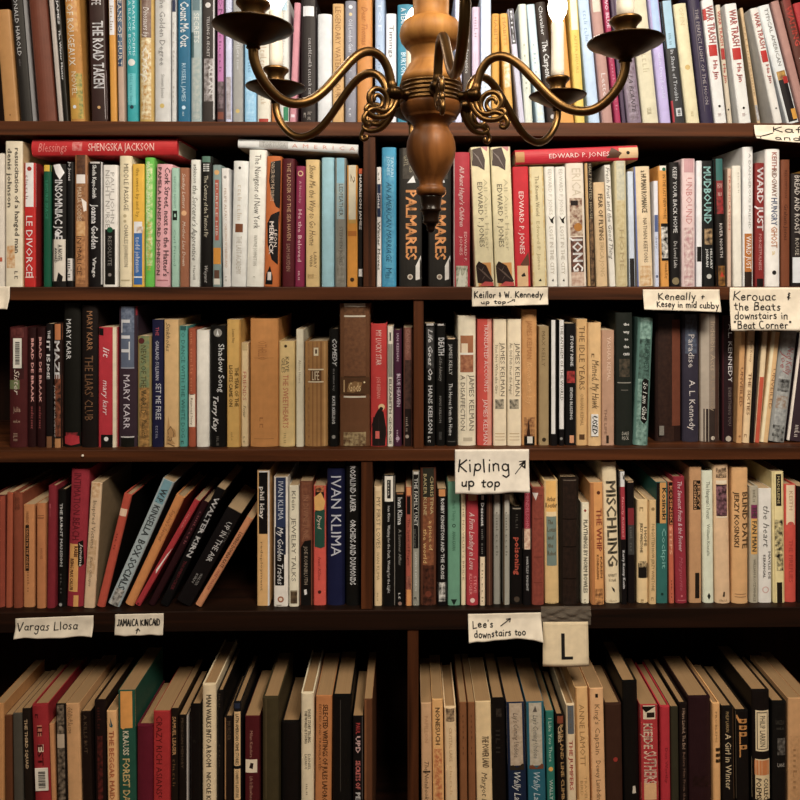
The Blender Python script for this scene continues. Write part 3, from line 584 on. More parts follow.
b(4, 60, 130, 172, -18, 'd8c89a', [('n', 172, 738, 'd8c89a', 'c8a868', 0, .14), ('n', 172, 738, 'd8c89a', 'c8a868', .86, 1), ('p', [(.4, 712), (.55, 700), (.62, 714)], '2a241c')], [('The Known World', 215, 405, '6a5a3c', .5, .28), ('Edward P. Jones', 430, 660, 'a89868', .5, .24)], 'pale yellow book', 'mottled gold edges')
CITY = lambda: [('p', [(.25, 405), (.5, 420), (.9, 405), (.7, 425), (.75, 442), (.5, 436)], '1c1814'), ('p', [(.4, 712), (.55, 700), (.62, 714)], '2a241c')]
b(4, 130, 180, 172, -16, 'e6dfce', CITY(), [('EDWARD P. JONES', 185, 400, 'b8b0a0', .5, .36), ('LOST IN THE CITY', 455, 680, 'a89c88', .5, .36)], 'white book', 'small black bird', n='white bird book')
b(4, 181, 231, 172, -16, 'e6dfce', CITY(), [('EDWARD P. JONES', 185, 400, 'b8b0a0', .5, .36), ('LOST IN THE CITY', 455, 680, 'a89c88', .5, .36)], 'white book', 'small black bird', n='white bird book')
b(4, 232, 318, 155, -16, 'e2d4be', [('n', 320, 500, 'd0bca0', '7a4c38'), (332, 355, '2a1c18', .2, .6), ('o', .58, 458, .24, 'b0762c'), ('n', 505, 735, '2f201c', '8a5c48'), ('n', 670, 735, 'b8927a', 'd8c0a8')], [('ERICA', 180, 310, 'c8b89c', .55, .5), ('JONG', 505, 668, 'f2ece2', .52, .55, 'b')], 'photo covered book', 'bold white capitals, amber dot', t='H')
b(4, 320, 358, 155, -16, '2c1e18', [(155, 735, 'c8a26a', 0, .3), ('n', 420, 735, '2c1e18', '8a6a48', .4, 1)], [('HALF PAINTED HOUSE', 160, 420, 'b8a888', .66, .36)], 'slim dark book', 'tan left edge')
b(4, 360, 420, 245, -16, 'd9b98a', [], [('FEAR OF FLYING', 300, 520, '3a2618', .55, .38, 'b'), ('ERICA JONG', 530, 690, 'b09468', .55, .36)], 'tan book', 'dark brown capitals, rather short')
b(4, 418, 453, 164, -26, 'e2dac8', [], [('Fresh Fruit and the Good Thing', 175, 610, '2c241c', .5, .6, 'i')], 'slim ivory book', 'handwritten style title', t='P')
b(4, 454, 511, 145, -10, 'd2c294', [('n', 145, 330, 'b8b49c', 'd0c8a8'), ('n', 335, 735, 'd2c294', 'c2ae7c')], [('HOME', 470, 660, 'a8946c', .5, .36)], 'straw book', 'greyish head')
b(4, 515, 545, 195, -10, 'd6dde4', [(605, 738, '2c2826')], [], 'slim pale book', 'dark foot')
b(4, 556, 632, 170, -18, 'e2caa2', [(170, 738, '8a94c0', 0, .07), ('n', 640, 735, 'e2caa2', 'c89a60')], [('a HUMAN ROMANCE', 190, 390, '2c2018', .55, .34, 'b'), ('NATHAN KEETONS', 415, 625, '4a382a', .55, .26)], 'peach cream book', 'black lettering', t='H')
b(4, 634, 662, 240, -6, 'dcd8d6', [(400, 480, '5a6890'), (480, 738, 'c8ccd8'), ('o', .5, 690, .3, '3a4a70')], [('diary', 500, 560, '4a5a80', .5, .5)], 'slim white book', 'blue stripe')
b(5, 0, 50, 168, -14, 'da9a44', [(168, 190, 'e4dcc8'), ('o', .6, 185, .2, '2a6a50'), (440, 456, '15110e'), ('n', 456, 606, 'e4dccc', '1c1714'), (604, 616, '15110e'), (168, 738, '15110e', .84, 1)], [('IN THE LAST NEW MORE', 210, 420, '2a1c10', .6, .34), ('Unmade Key', 620, 700, '2a1c10', .6, .3)], 'orange book', 'black and white photo')
b(5, 50, 100, 152, -6, '1f1b1a', [('o', .5, 712, .36, '8a7a58')], [('KEEP YOUR BACK HOME', 175, 485, 'e0dad2', .5, .4), ('De Loved Lake', 525, 650, 'd0c8be', .5, .34)], 'black book', 'white capitals, gold foot device')
b(5, 104, 170, 135, -4, 'e0c4bc', [(135, 200, 'c89a98'), ('n', 460, 735, 'e0ccc0', 'b88a88')], [('UNBOUND', 225, 445, 'c07a74', .5, .46)], 'blush pink book', 'rosy capitals and flowers', t='H')
b(5, 171, 202, 145, 0, 'eae6e0', [(550, 620, '1c1816')], [], 'slim white book', 'black square near its foot')
b(5, 203, 262, 145, -8, '1b1d1c', [('n', 465, 540, 'b8986c', '3a2c20'), ('o', .5, 690, .22, 'b8b4a8')], [('MUDBOUND', 172, 442, '9cc8be', .45, .62, 'b'), ('HILLARY', 560, 655, 'e0dcd2', .72, .2, 'b'), ('JORDAN', 560, 645, 'e0dcd2', .35, .2, 'b')], 'black book', 'pale teal condensed capitals', n='black teal book')
b(5, 266, 316, 135, -14, '1d1614', [(135, 238, '3c6e66'), (238, 300, '8a3434'), ('n', 300, 395, 'a83434', '5a2420'), ('n', 640, 735, '4a3018', '9a6a28'), ('p', [(.3, 692), (.5, 665), (.75, 692)], 'b83c20')], [('HOW', 250, 275, 'e0c0b0', .5, .5, 'h'), ('abc', 285, 310, 'e0c0b0', .5, .4, 'gh'), ('RIVER NORTH', 440, 600, 'd8ccc0', .5, .3)], 'teal headed book', 'red middle and black foot')
b(5, 317, 341, 182, -4, 'd2b298', [], [('TRANSLATION', 210, 470, 'b04438', .5, .5)], 'slim tan book', 'red capitals')
b(5, 342, 390, 168, -6, 'e4dcc8', [], [('abcdef', 200, 300, 'b8b09c', .66, .2, 'g')], 'blank cream book')
b(5, 391, 443, 80, 0, 'e4dfd4', [(488, 668, 'b4702c'), (668, 738, '33241a')], [('A DANGEROUS FRIEND', 110, 465, '8a867e', .6, .22), ('WARD JUST', 500, 655, 'f0e6d8', .52, .46)], 'tall white book', 'ochre foot panel', t='H')
b(5, 449, 496, 155, -2, '8a2a26', [(700, 738, '1f1614')], [('WARD JUST', 175, 475, 'f2e8e0', .5, .66, 'b'), ('FORGETFULNESS', 490, 660, 'd8a8a0', .5, .3)], 'brick red book', 'bold white capitals')
b(5, 497, 570, 90, -2, 'eae3d6', [('o', .55, 672, .15, '2a2624')], [('KEITH', 105, 185, 'a8584a', .55, .34, 'b'), ('RIDGWAY', 185, 315, '8a5a40', .55, .34, 'b'), ('HUNGRY', 320, 450, '4a5a78', .55, .42, 'b'), ('GHOST', 455, 555, 'c07a40', .55, .42, 'b'), ('a', 570, 590, 'd8b868', .55, .3)], 'wide white book', 'multicoloured capitals', t='H')
b(5, 571, 614, 140, -2, '7e482c', [], [('REDEMPTION', 190, 320, '5a2c18', .5, .3), ('Graham Jones', 350, 520, '3c1c10', .5, .4)], 'chestnut book', 'dark lettering')
b(5, 619, 672, 205, 0, '2a2220', [], [('BREAD AND ROAST', 215, 490, 'd8ccbc', .5, .46), ('ROUSE', 510, 590, 'c8bca8', .5, .36)], 'dark book', 'white label at its foot', stickers=[(.05, .98, 600, 720, 'd8d8d4', [], 'library_label', False)])
b(5, 680, 760, 190, 0, 'c8963c', [], [], 'ochre book', 'cut by the picture edge')
lying_book(2, 31.4, 177, 138.5, 156.5, 138, 155, 'c0282a', [('n', 72, 82, 'c0282a', 'd88a80', .3, .8)], [('Blessings', 38, 67, 'e08a80', .5, .5, 'i'), ('SHENGSKA JACKSON', 88, 154, 'f0c8b8', .5, .44)],
    'red book lying flat over the left end of the second shelf row', d=.11, side='a82428')
lying_book(2, 238, 358, 138, 147.5, 144.5, 153.5, 'dcd8ce', [(259, 288, 'b8b4aa')], [('TORTUGA', 262, 286, '8a867c', .5, .5), ('A  M  E  R  I  C  A', 292, 355, 'd09078', .5, .42)],
    'white book lying flat and tilted, beneath the chandelier arm on the left', d=.11, side='8a7058')
lying_book(2, 515.5, 638, 149.5, 165, 145, 159.5, 'c02634', [(515.5, 524.5, 'b88850'), (619, 638, 'd8b484'), ('p', [(.2, 606), (.9, 612), (.5, 622), (.2, 618)], '5a3c28'), ('o', .5, 628, .12, '2a201a')], [('EDWARD P. JONES', 549, 609, 'f0d8cc', .48, .3)],
    'red book lying flat across pale books, right of the chandelier post', d=.11, side='a88454')

# ---- third shelf
b = B(3)
b(0, 36, 122, 176, 0, '4c1a18', [(425, 468, '6a7040', .05, .65), (350, 420, '3a1412'), ('n', 180, 225, '4c1a18', '6a3028')], [('Sister', 375, 495, 'c8b8a0', .5, .3, 'i'), ('Julia', 550, 575, 'a8886c', .5, .4, 'h'), ('abcd', 610, 625, 'a8886c', .5, .4, 'gh'), ('abc', 675, 715, '9a7a60', .5, .4, 'g')], 'dark red book', 'barcode sticker', t='H', stickers=[(.32, .78, 228, 368, 'c8c0ac', [], 'barcode_sticker', True)])
b(0, 125, 167, 178, 0, '2b0d0e', [], [('BRAD DE BRAAK', 228, 530, 'd89a8c', .66, .28, 'b'), ('abcdefg', 550, 660, '9a4a44', .66, .3, 'g')], 'blackish red book', 'small spaced letters')
b(0, 169, 211, 178, 0, '2b0d0e', [], [('BRAD DE BRAAK', 222, 530, 'd89a8c', .5, .28, 'b'), ('abcdefg', 550, 660, '9a4a44', .5, .3, 'g')], 'blackish red book', 'small spaced letters')
b(0, 213, 248, 160, 0, '16100e', [(690, 748, '7a5028')], [('THE', 190, 230, 'e0d8cc', .5, .36, 'b'), ('IT IS', 240, 340, 'e8e0d6', .4, .5, 'b'), ('JOSE', 345, 420, 'e8e0d6', .4, .4, 'b')], 'slim black book', 'white capitals')
b(0, 250, 290, 156, 0, '2a1710', [(160, 235, 'b06a2c'), ('n', 400, 690, '8a4a24', '2a1710'), (700, 748, 'b07838')], [('MAZE', 240, 420, 'f0e8de', .42, .66, 'b'), ('JOSE KOVACEVIC', 450, 695, 'd0c4b4', .1, .3)], 'brown black book', 'bold white capitals')
b(0, 294, 376, 62, 0, '151310', [('n', 672, 700, 'a02024', '151310'), ('p', [(.1, 725), (.08, 690), (.5, 680), (.92, 690), (.95, 725), (.5, 732)], 'a81c24')], [('MARY KARR', 138, 328, 'e8e2d8', .35, .3)], 'tall black book', 'red patch at its foot', t='H')
b(0, 378, 458, 72, 0, '1a120e', [], [('MARY KARR', 100, 285, '9a6a3c', .55, .34), ('THE LIARS\' CLUB', 310, 615, '7a5430', .5, .5)], 'blackish brown book', 'bronze capitals', t='H')
b(0, 460, 549, 176, 0, 'b21e28', [(682, 748, '16110f'), ('o', .45, 702, .12, 'd8d0c4'), ('p', [(.02, 178), (.3, 182), (.3, 215), (.02, 212)], '16110f'), (176, 748, 'd0bf9c', .8, 1)], [('lit', 270, 320, 'e8d4cc', .45, .34, 'i'), ('mary karr', 425, 590, 'e8d4cc', .42, .3, 'i')], 'scarlet book', 'black foot', t='P')
b(0, 553, 643, 78, 0, '3a2831', [(78, 365, '5a6272'), ('n', 78, 200, '4c5668', '727a88'), (365, 371, '8a8a90'), (690, 748, '17130f'), (690, 696, 'b8b0a8'), (78, 120, '8a2028', .93, 1)], [('LIT', 140, 330, 'ece8e2', .42, .48), ('MARY KARR', 400, 655, 'c8bcbc', .48, .34)], 'slate plum book', 'large white initials', t='H')
b(1, 33, 101, 218, 0, '8a7434', [(218, 400, '5c7450'), ('n', 218, 460, '5c7450', '8a8448'), ('n', 460, 745, 'b4842c', '6a4c1c'), ('o', .3, 240, .22, '5a2420')], [('NEWS OF THE WORLD', 262, 585, '3a3018', .45, .4), ('Paulette', 610, 700, '2a2010', .5, .34, 'i')], 'green gold book', 'map print')
b(1, 101, 156, 140, 0, '1d1d3c', [], [('THE', 175, 215, 'c05058', .5, .3), ('GARLAND SULLIVAN', 240, 425, 'd0ccd4', .5, .3), ('SET ME FREE', 440, 610, 'ece8e8', .6, .46), ('abcde', 640, 705, '8a8898', .5, .3, 'g')], 'navy book', 'white capitals')
b(1, 158, 228, 140, 0, 'caa260', [('p', [(.15, 730), (.3, 590), (.42, 640), (.8, 660), (.85, 690), (.5, 700), (.8, 725)], 'b08442')], [('Sinkholes', 155, 290, '2a2014', .3, .3, 'i'), ('Cal', 640, 740, '6a4a20', .5, .5, 'i')], 'sandy book', 'black script near its head')
b(1, 230, 270, 170, 0, '4c988a', [(170, 190, '2a5a54')], [('TO DANCE WITH THE WHITE DOG', 180, 695, '1c4a44', .5, .46), ('o', 710, 735, '15110e', .5, .5, 'g')], 'jade book', 'dark capitals running down')
b(1, 272, 309, 182, 0, 'a04c22', [(490, 645, 'd8c8ac', .08, .92), (490, 494, '5a2a14')], [('abcd efgh ijk lmno', 200, 480, 'c87a48', .5, .4, 'g'), ('Raymond Story', 510, 635, '4a3a2c', .5, .3)], 'rust book', 'cream label')
b(1, 309, 372, 190, 0, 'ddd4c0', [], [], 'cream book', 'blank rounded spine', t='H')
b(1, 373, 452, 168, 0, '12100e', [('o', .5, 202, .26, '8a8478'), ('p', [(.42, 215), (.5, 185), (.58, 215)], 'e0dcd0')], [('Shadow Song', 255, 482, 'd0ccc2', .72, .34), ('Terry Kay', 500, 668, 'e8e2d6', .38, .32, 'bi'), ('abc', 690, 735, '6a6458', .55, .24, 'g')], 'black book', 'two lines of white lettering', t='H')
b(1, 454, 521, 140, 0, 'c99c36', [(140, 748, 'b48420', .88, 1)], [('Louise Nay', 185, 250, '6a4c14', .5, .2), ('THE YEAR OF THE', 365, 550, '4a3408', .72, .26, 'b'), ('LIGHTS CAME ON', 355, 550, '4a3408', .3, .26, 'b'), ('abcd', 670, 710, '8a6820', .4, .2, 'g')], 'mustard book', 'small dark double title')
b(1, 522, 557, 250, 0, 'd4b880', [(250, 285, 'c0a468')], [('FRIENDS', 385, 520, 'b04a30', .5, .5), ('Porter', 545, 600, '4a3a20', .5, .4, 'i'), ('ab', 690, 730, '8a7448', .5, .4, 'g')], 'short sandy book', 'red lettering')
b(2, -50, 88, 136, 0, 'c2822a', [(700, 703, 'a86c20'), (320, 322, 'a86c20')], [('OTHELLO', 240, 330, 'a86a1c', .45, .3), ('ab', 600, 660, '9a6018', .45, .2, 'g')], 'wide amber book', 'faded worn spine', t='H', d=.125)
b(2, 83, 164, 243, 0, 'd9b86c', [('o', .45, 265, .09, '4a3414'), (243, 748, 'c09850', 0, .1)], [('KAYE', 315, 385, '4a3414', .55, .22), ('GILES', 320, 390, '4a3414', .3, .22), ('THE SWEETHEARTS', 400, 650, 'c0502c', .45, .34), ('abc', 675, 725, 'a88848', .45, .24, 'g')], 'yellow buff book', 'red title')
b(2, 168, 206, 186, 0, 'd9cca8', [], [('Alone Home', 330, 440, '9a8c68', .5, .3)], 'tall slim book', 'blank ivory spine')
b(2, 208, 320, 243, 0, 'a67630', [('n', 243, 748, 'a67630', '8a5c22', .14, .22), (243, 748, '8a5c22', .34, .38), (243, 748, '8a5c22', .52, .56), (243, 748, '8a5c22', .68, .74), (243, 748, 'bd9048', .82, .9), (372, 378, 'd8c8a0', .15, .82), (430, 436, 'd8c8a0', .15, .82), (378, 430, '6a4418', .25, .72), (272, 310, 'd8c8a0', .4, .6), (280, 300, '5a3c18', .46, .54)], [('LIFE', 383, 425, 'd8c8a0', .48, .3, 'h')], 'striped tan book', 'white barred title box', t='H')
b(2, 323, 370, 185, 0, '100e0d', [('o', .5, 692, .2, '8a8478')], [('COMEDY', 230, 360, 'e8e2d8', .6, .46, 'bi'), ('in a minor key', 372, 475, '9a948a', .55, .22), ('KATE KEELING', 500, 630, 'd8d2c8', .5, .3, 'b')], 'black book', 'slanted white capitals')
b(2, 373, 518, 64, 0, '6c4420', [(64, 80, 'd0c4a8'), (120, 128, 'c8bca0'), ('n', 80, 120, '5a3818', '7a5028'), ('n', 130, 405, '7c5026', '684020'), (408, 412, '3a2410'), (412, 492, '5a3a1a', .02, .98), (490, 494, '3a2410'), (500, 508, 'c8bca0'), (705, 711, 'd8cca8'), ('n', 670, 735, '5a3818', 'a8905c'), (425, 482, 'b8945c', .13, .17), ('p', [(.24, 480), (.3, 440), (.5, 430), (.75, 436), (.7, 470), (.45, 484)], '8a6430'), ('o', .82, 436, .03, 'e0cc98')], [('Gods', 436, 478, 'd8b878', .5, .4, 'h')], 'old leather book', 'pale bands and worn head', t='H', d=.125)
b(2, 519, 598, 160, 0, 'be2c20', [('n', 600, 735, '231916', '4a3228'), ('p', [(0, 735), (.05, 640), (.3, 585), (.5, 560), (.8, 575), (.95, 650), (1, 735)], '231916'), ('o', .68, 552, .2, 'd8b478'), ('o', .65, 560, .12, '2a1c18'), (665, 700, 'c85a48', .3, .55)], [('MY LUCKY STAR', 190, 355, 'ecd0bc', .5, .34), ('JOE KEENAN', 410, 510, 'd89a84', .5, .22)], 'vermilion book', 'dark figure at its foot')
b(2, 599, 628, 172, 0, 'cfc4ac', [(255, 410, '8a8474')], [('l', 200, 240, '2a241c', .5, .3), ('ELIZABETH GEORGE', 420, 725, '3a3226', .5, .42, 'b')], 'slim cream book', 'grey band')
b(3, 17, 56, 190, 0, '4a1e36', [('o', .5, 700, .26, 'a88a98')], [('IAN KEENAN', 205, 335, 'c8a8b4', .5, .3), ('BLUE HEAVEN', 395, 550, 'e4ccd4', .6, .44, 'b'), ('abcd', 660, 720, 'c8a8b4', .5, .3, 'g')], 'violet book', 'pale capitals')
b(3, 62, 108, 178, 0, '6a3f2e', [('n', 178, 330, '7a4434', '8a5a44'), ('n', 330, 560, '5a3a2c', '3a2620'), (560, 735, '241814'), ('o', .4, 690, .2, '9a8a78')], [('CANDIDA', 185, 300, 'a87a64', .5, .34), ('abcd', 600, 670, '9a8a78', .4, .3, 'g')], 'reddish brown book', 'dim photo, beside upright')
b(3, 163, 214, 158, 0, '14110f', [('n', 175, 370, '2a2826', '4a4844'), (158, 168, 'b8b0a4')], [('Life Goes On', 185, 425, 'e4ded4', .52, .42, 'bi'), ('HANS KEILSON', 450, 675, 'ece6dc', .52, .4, 'b'), ('ab', 690, 725, 'c8c0b4', .5, .4, 'g')], 'black book', 'white bold italic lettering')
b(3, 216, 262, 160, 0, '110f0e', [(160, 168, 'b8b0a4'), (668, 705, '3a3834', .3, .6)], [('DEATH', 225, 308, 'ece6dc', .55, .62, 'b'), ('of the Adversary', 315, 430, '8a847a', .5, .36, 'i'), ('HANS KEILSON', 500, 625, '8a847a', .45, .24)], 'black book', 'short white heading')
b(3, 263, 316, 226, 0, '110f0e', [(226, 232, 'c8a880'), (712, 716, '5a544c')], [('JAMES KELLY', 255, 400, 'b8b2a8', .42, .3), ('The Heroes from the Home', 440, 685, 'd0cac0', .42, .34)], 'shorter black book', 'grey white lettering')
b(3, 318, 406, 122, 0, 'd9c9a6', [(215, 300, 'a06434'), (252, 296, 'd8c09a', .2, .55), (296, 306, 'd8cdb8'), (306, 388, '9a5c34'), ('n', 306, 388, '8a4c2a', 'b47848'), (400, 660, 'a89a7c', .48, .5), (695, 712, 'b8a888', .3, .8)], [('JAMES KELMAN', 400, 662, '4a4030', .76, .28), ('A DISAFFECTION', 402, 662, '4a4030', .28, .24)], 'tall beige book', 'brown picture band', t='H')
b(3, 410, 482, 138, 0, 'c8452f', [(138, 740, 'd48a70', .68, 1)], [('TRANSLATED ACCOUNTS', 160, 480, 'f0d8c8', .6, .28), ('JAMES KELMAN', 515, 728, 'f0d8c8', .55, .28)], 'coral red book', 'paler right strip', t='H', n='coral red book')
KEL = lambda: [('n', 515, 560, '15110e', 'b8a888', .15, .8), (675, 679, 'b89a68'), (690, 693, 'b89a68'), (705, 708, 'b89a68'), (260, 500, 'a88c60', .44, .46)]
b(3, 485, 550, 138, 0, 'dfcaa2', KEL(), [('JAMES KELMAN', 248, 500, '4a3c28', .7, .32), ('Not Not While the Giro', 260, 490, '6a5a3c', .25, .2)], 'pale tan book', 'small square photo', t='P', n='pale tan book')
b(3, 552, 620, 138, 0, 'dfcaa2', KEL(), [('JAMES KELMAN', 250, 500, '4a3c28', .72, .32), ('An Old Pub Near the Angel', 250, 490, '6a5a3c', .25, .2)], 'pale tan book', 'small square photo', t='P', n='pale tan book')
b(4, 8, 82, 92, 0, 'c28a40', [('n', 600, 690, 'c28a40', '6a3a18'), (690, 740, '17110c'), ('p', [(.3, 690), (.45, 600), (.55, 690)], '3a2010'), (690, 722, 'c8c0b0', .35, .7)], [('JAMES KELMAN', 145, 325, 'a86a24', .5, .34), ('Kieron Smith, boy', 340, 540, 'dca860', .5, .34, 'i')], 'tall honey book', 'dark grass at its foot', t='H')
b(4, 88, 138, 172, 0, '9c8252', [('o', .5, 705, .2, '3a2c18')], [('MAX KELLY', 195, 360, '6a5430', .45, .34)], 'olive tan book', 'dull brown lettering')
b(4, 142, 180, 142, 0, '14100e', [(142, 678, 'e0d8cc', .14, .64)], [], 'slim black book', 'white stripe')
b(4, 183, 211, 142, 0, '14100e', [(142, 655, 'e0d8cc', .05, .85), ('o', .4, 700, .26, '8a8478')], [('THE ANTHEM OF THE WORLD', 165, 520, '3a342c', .5, .5)], 'slim black book', 'lettered white panel')
b(4, 212, 266, 158, 0, '12100f', [(382, 438, 'b83224', .15, .95), ('n', 382, 438, 'b83224', '5a1a14', .15, .95), (685, 720, 'c88a58', .4, .8), (158, 740, '3a3430', .9, 1)], [('STORY NINE', 215, 360, 'd8d2c8', .6, .26, 'b'), ('SEVEN BLISSING', 458, 610, 'd8d2c8', .55, .24, 'b')], 'black book', 'square red picture')
b(4, 264, 320, 138, 0, 'cb9f58', [(680, 705, '5a3c1c', .25, .75)], [('THE IDLE YEARS', 170, 470, '5a3c18', .5, .5), ('ORHAN KEMAL', 490, 640, '8a6430', .5, .3)], 'golden tan book', 'dark brown capitals')
b(4, 318, 386, 155, 0, 'd4aa68', [], [('o', 300, 330, '5a3c18', .4, .3, 'g'), ('Memed, My Hawk', 330, 560, '3a2814', .55, .5, 'i')], 'light brown book', 'script and used sticker', t='H', stickers=[(.22, .74, 585, 688, 'e8e0d0', [('USED', 592, 680, '15110e', .48, .36, 'bi')], 'used_sticker', False)])
b(4, 384, 446, 190, 0, 'b48a68', [(685, 722, '3a2a1c', .35, .55)], [('YASHAR KEMAL', 220, 430, 'd8b898', .55, .3), ('THE LIFE', 560, 680, '6a4a34', .3, .2)], 'dusty tan book', 'pale capitals')
b(4, 451, 537, 108, 0, '22261f', [('n', 325, 410, '22261f', '5a4c38', .2, .8), (435, 440, '8a8474', .1, .9), (470, 474, '6a6458', .3, .7)], [('the', 155, 168, 'e4ded0', .6, .34, 'bh'), ('way', 190, 204, 'e4ded0', .6, .36, 'bh'), ('to', 226, 238, 'e4ded0', .6, .22, 'bh'), ('the', 260, 274, 'e4ded0', .6, .34, 'bh'), ('cats', 292, 308, 'e4ded0', .6, .4, 'bh'), ('DALE', 668, 684, 'b8b09c', .55, .4, 'h'), ('PECK', 690, 706, 'b8b09c', .55, .4, 'h')], 'dark green book', 'stacked white words', t='H')
b(4, 530, 606, 130, 26, '56786a', [('n', 130, 740, '4a6a5c', '86a492'), ('n', 230, 420, '2a3e34', '5a7c6c'), ('p', [(.4, 430), (.55, 415), (.85, 425), (.85, 615), (.65, 632), (.4, 615)], '15120f')], [('A. L. KENNEDY', 225, 385, '22342c', .65, .34), ('So I am Glad', 435, 612, 'd8d4c4', .62, .3, 'i')], 'marbled green book', 'black lettered label', t='H')
b(5, -20, 104, 112, 0, '2c1812', [('n', 112, 740, '2c1812', '3c2418', 0, .7), (140, 640, '6e3a20', .62, .96)], [], 'wide dark book', 'reddish right side', t='H', s=.034, stickers=[(.12, .3, 640, 684, '7a7264', [], 'spine_label', False)])
b(5, 108, 188, 115, 0, '36303c', [('n', 115, 300, '5a6272', '40404c')], [('Paradise', 210, 365, 'c8bcb0', .5, .36), ('A. L. Kennedy', 425, 660, 'd0c4b8', .55, .36)], 'dusky violet book', 'pale serif lettering', t='H', s=.03)
b(5, 190, 286, 112, 0, '8c7a66', [(112, 740, 'a89882', .05, .42), (112, 740, '4a3226', .74, 1), ('o', .62, 698, .1, 'b8a890'), (560, 740, '3a2c24')], [('Indelible Acts', 150, 380, 'b49a78', .62, .24), ('A.L. Kennedy', 400, 570, '9a8264', .62, .22)], 'greyish beige book', 'brown right side', t='H', s=.03)
b(5, 296, 352, 120, 4, '2b181c', [(120, 740, '4a1e24', 0, .1), ('o', .5, 705, .26, 'a89a84')], [('A.L. KENNEDY', 160, 435, 'dcd4ca', .66, .4), ('EVERYTHING YOU', 460, 640, '7a6a60', .6, .3)], 'dark plum book', 'white capitals, under sign', t='H', s=.028)
b(5, 357, 388, 195, 18, 'c4914e', [('o', .5, 690, .2, '8a5a28')], [('UNVEILED', 365, 550, '7a4a1c', .5, .5, 'b')], 'caramel book', 'brown capitals', s=.022)
b(5, 389, 425, 192, 28, 'dab984', [], [('Ken Kesey', 240, 340, '8a6434', .5, .34), ('THE SIXTIES', 390, 590, '8a5a24', .5, .42, 'b'), ('o', 680, 705, '8a6434', .4, .5, 'g')], 'beige book', 'brown capitals', s=.022)
b(5, 427, 442, 196, 28, '15100e', [], [], 'very thin book', 'black spine', s=.022)
b(5, 444, 471, 194, 40, 'd8bc8c', [(410, 735, 'be4a1c', .0, .85)], [], 'slim cream book', 'long orange stripe', s=.022)
b(5, 472, 512, 194, 58, 'd2a868', [(194, 735, 'e0cc9c', 0, .35)], [('UNVEILED', 370, 560, '7a4a1c', .7, .4)], 'light caramel book', 'cream edge', s=.022)
b(5, 514, 592, 190, 62, '8e8c84', [('n', 190, 735, '84827c', 'a8a69c'), ('n', 420, 480, '2a2826', '8e8c84'), ('n', 500, 560, '8a6a4a', 'a8a69c'), ('n', 640, 735, '2a2826', '9a988e')], [('Ned Kelly', 265, 400, '9a3a34', .66, .44, 'i'), ('Joe', 290, 370, '9a3a34', .3, .3, 'i')], 'grey photo book', 'red script', s=.022)
b(5, 598, 680, 200, 64, '3a2a30', [(200, 740, 'd8c8b4', 0, .12)], [('abcd', 640, 700, 'c8b8a8', .5, .3, 'g')], 'dark mauve book', 'cream left edge', s=.024)
# ---- fourth shelf
b = B(4)
b(0, -50, 22, 195, 4, '5c2014', [(195, 740, '8a3a1a', .7, 1)], [], 'dark rust book', 'cut by the picture edge', t='H')
b(0, 24, 54, 178, 6, '9c4a1c', [], [], 'slim orange brown book')
b(0, 58, 103, 182, 4, '823e1a', [], [('SELECTED', 200, 260, '4a2410', .5, .5)], 'auburn book', 'dim lettering')
b(0, 107, 161, 236, 2, 'b87832', [(330, 546, '2a1a0e', .22, .56)], [('DEATH IN THE ANDES', 345, 535, 'b87832', .4, .2, 'b'), ('UNIVERSITY', 265, 330, '6a3c14', .4, .24), ('abcd', 550, 650, '7a4c1c', .5, .2, 'g')], 'orange book', 'black title strip')
b(0, 169, 213, 230, 0, 'b26e2a', [(295, 299, '6a3c14'), (285, 288, '6a3c14')], [('HOUSE', 440, 490, '7a4418', .6, .24)], 'plain orange book', 'two dark rules')
b(0, 215, 262, 148, 8, '7e1a24', [], [('o', 230, 330, 'a8484c', .4, .3, 'g')], 'deep crimson book', 'bare spine', t='H')
b(0, 263, 312, 166, 0, '0e0d0c', [('o', .4, 705, .2, '9a948a')], [('THE BURNT MANSION', 228, 525, 'dcd6ca', .5, .3, 'b'), ('abc', 560, 660, '5a544c', .5, .24, 'g')], 'black book', 'widely spaced white capitals')
b(0, 304, 396, 66, 22, '941e2a', [(420, 645, 'cc9230', .1, .62), (662, 715, 'cc9230', .42, .68), ('p', [(.56, 410), (.82, 402), (.9, 515), (.68, 530), (.6, 520)], '15100c')], [('INTIMATION BEACH', 85, 400, '5a0e18', .42, .4), ('RABBI', 430, 480, '3a2008', .46, .2, 'b'), ('BEING MAX CALLER', 490, 640, '3a2008', .26, .2, 'b'), ('Jemima', 415, 525, 'd8ccb8', .74, .14, 'i')], 'tall crimson book', 'yellow title panel', t='H')
b(0, 390, 444, 130, 36, 'caa87a', [('n', 130, 200, 'b8884c', 'd0b080'), ('n', 400, 560, 'caa87a', 'b08850')], [('Inspired Victims', 215, 440, '4a3c28', .5, .34), ('Karin Gillespie', 480, 620, '5a4a30', .5, .24, 'i')], 'tan book', 'tattered scenic cover', side='8a7048')
b(0, 449, 492, 184, 130, 'b4441e', [(250, 285, 'd8b48c', .1, .9)], [('abc', 370, 450, '7a2410', .5, .3, 'g')], 'orange red book', 'small pale label, leaning', side='17110e')
b(0, 496, 562, 110, 268, '98a29e', [(110, 220, '6a9298'), ('n', 640, 735, '3a3430', 'b8b0a0')], [('W.P. KINSELLA', 150, 380, '1c1a18', .5, .52, 'b'), ('BOX SOCIALS', 400, 640, '1c1a18', .5, .56, 'b')], 'pale grey book', 'bold black capitals, leaning', side='2c2620', t='P')
b(0, 576, 634, 185, 250, 'c47c24', [], [('Sophia\'s Secret', 250, 400, '7a4414', .55, .4, 'i')], 'leaning orange book', 'brown script', side='8a3a1a')
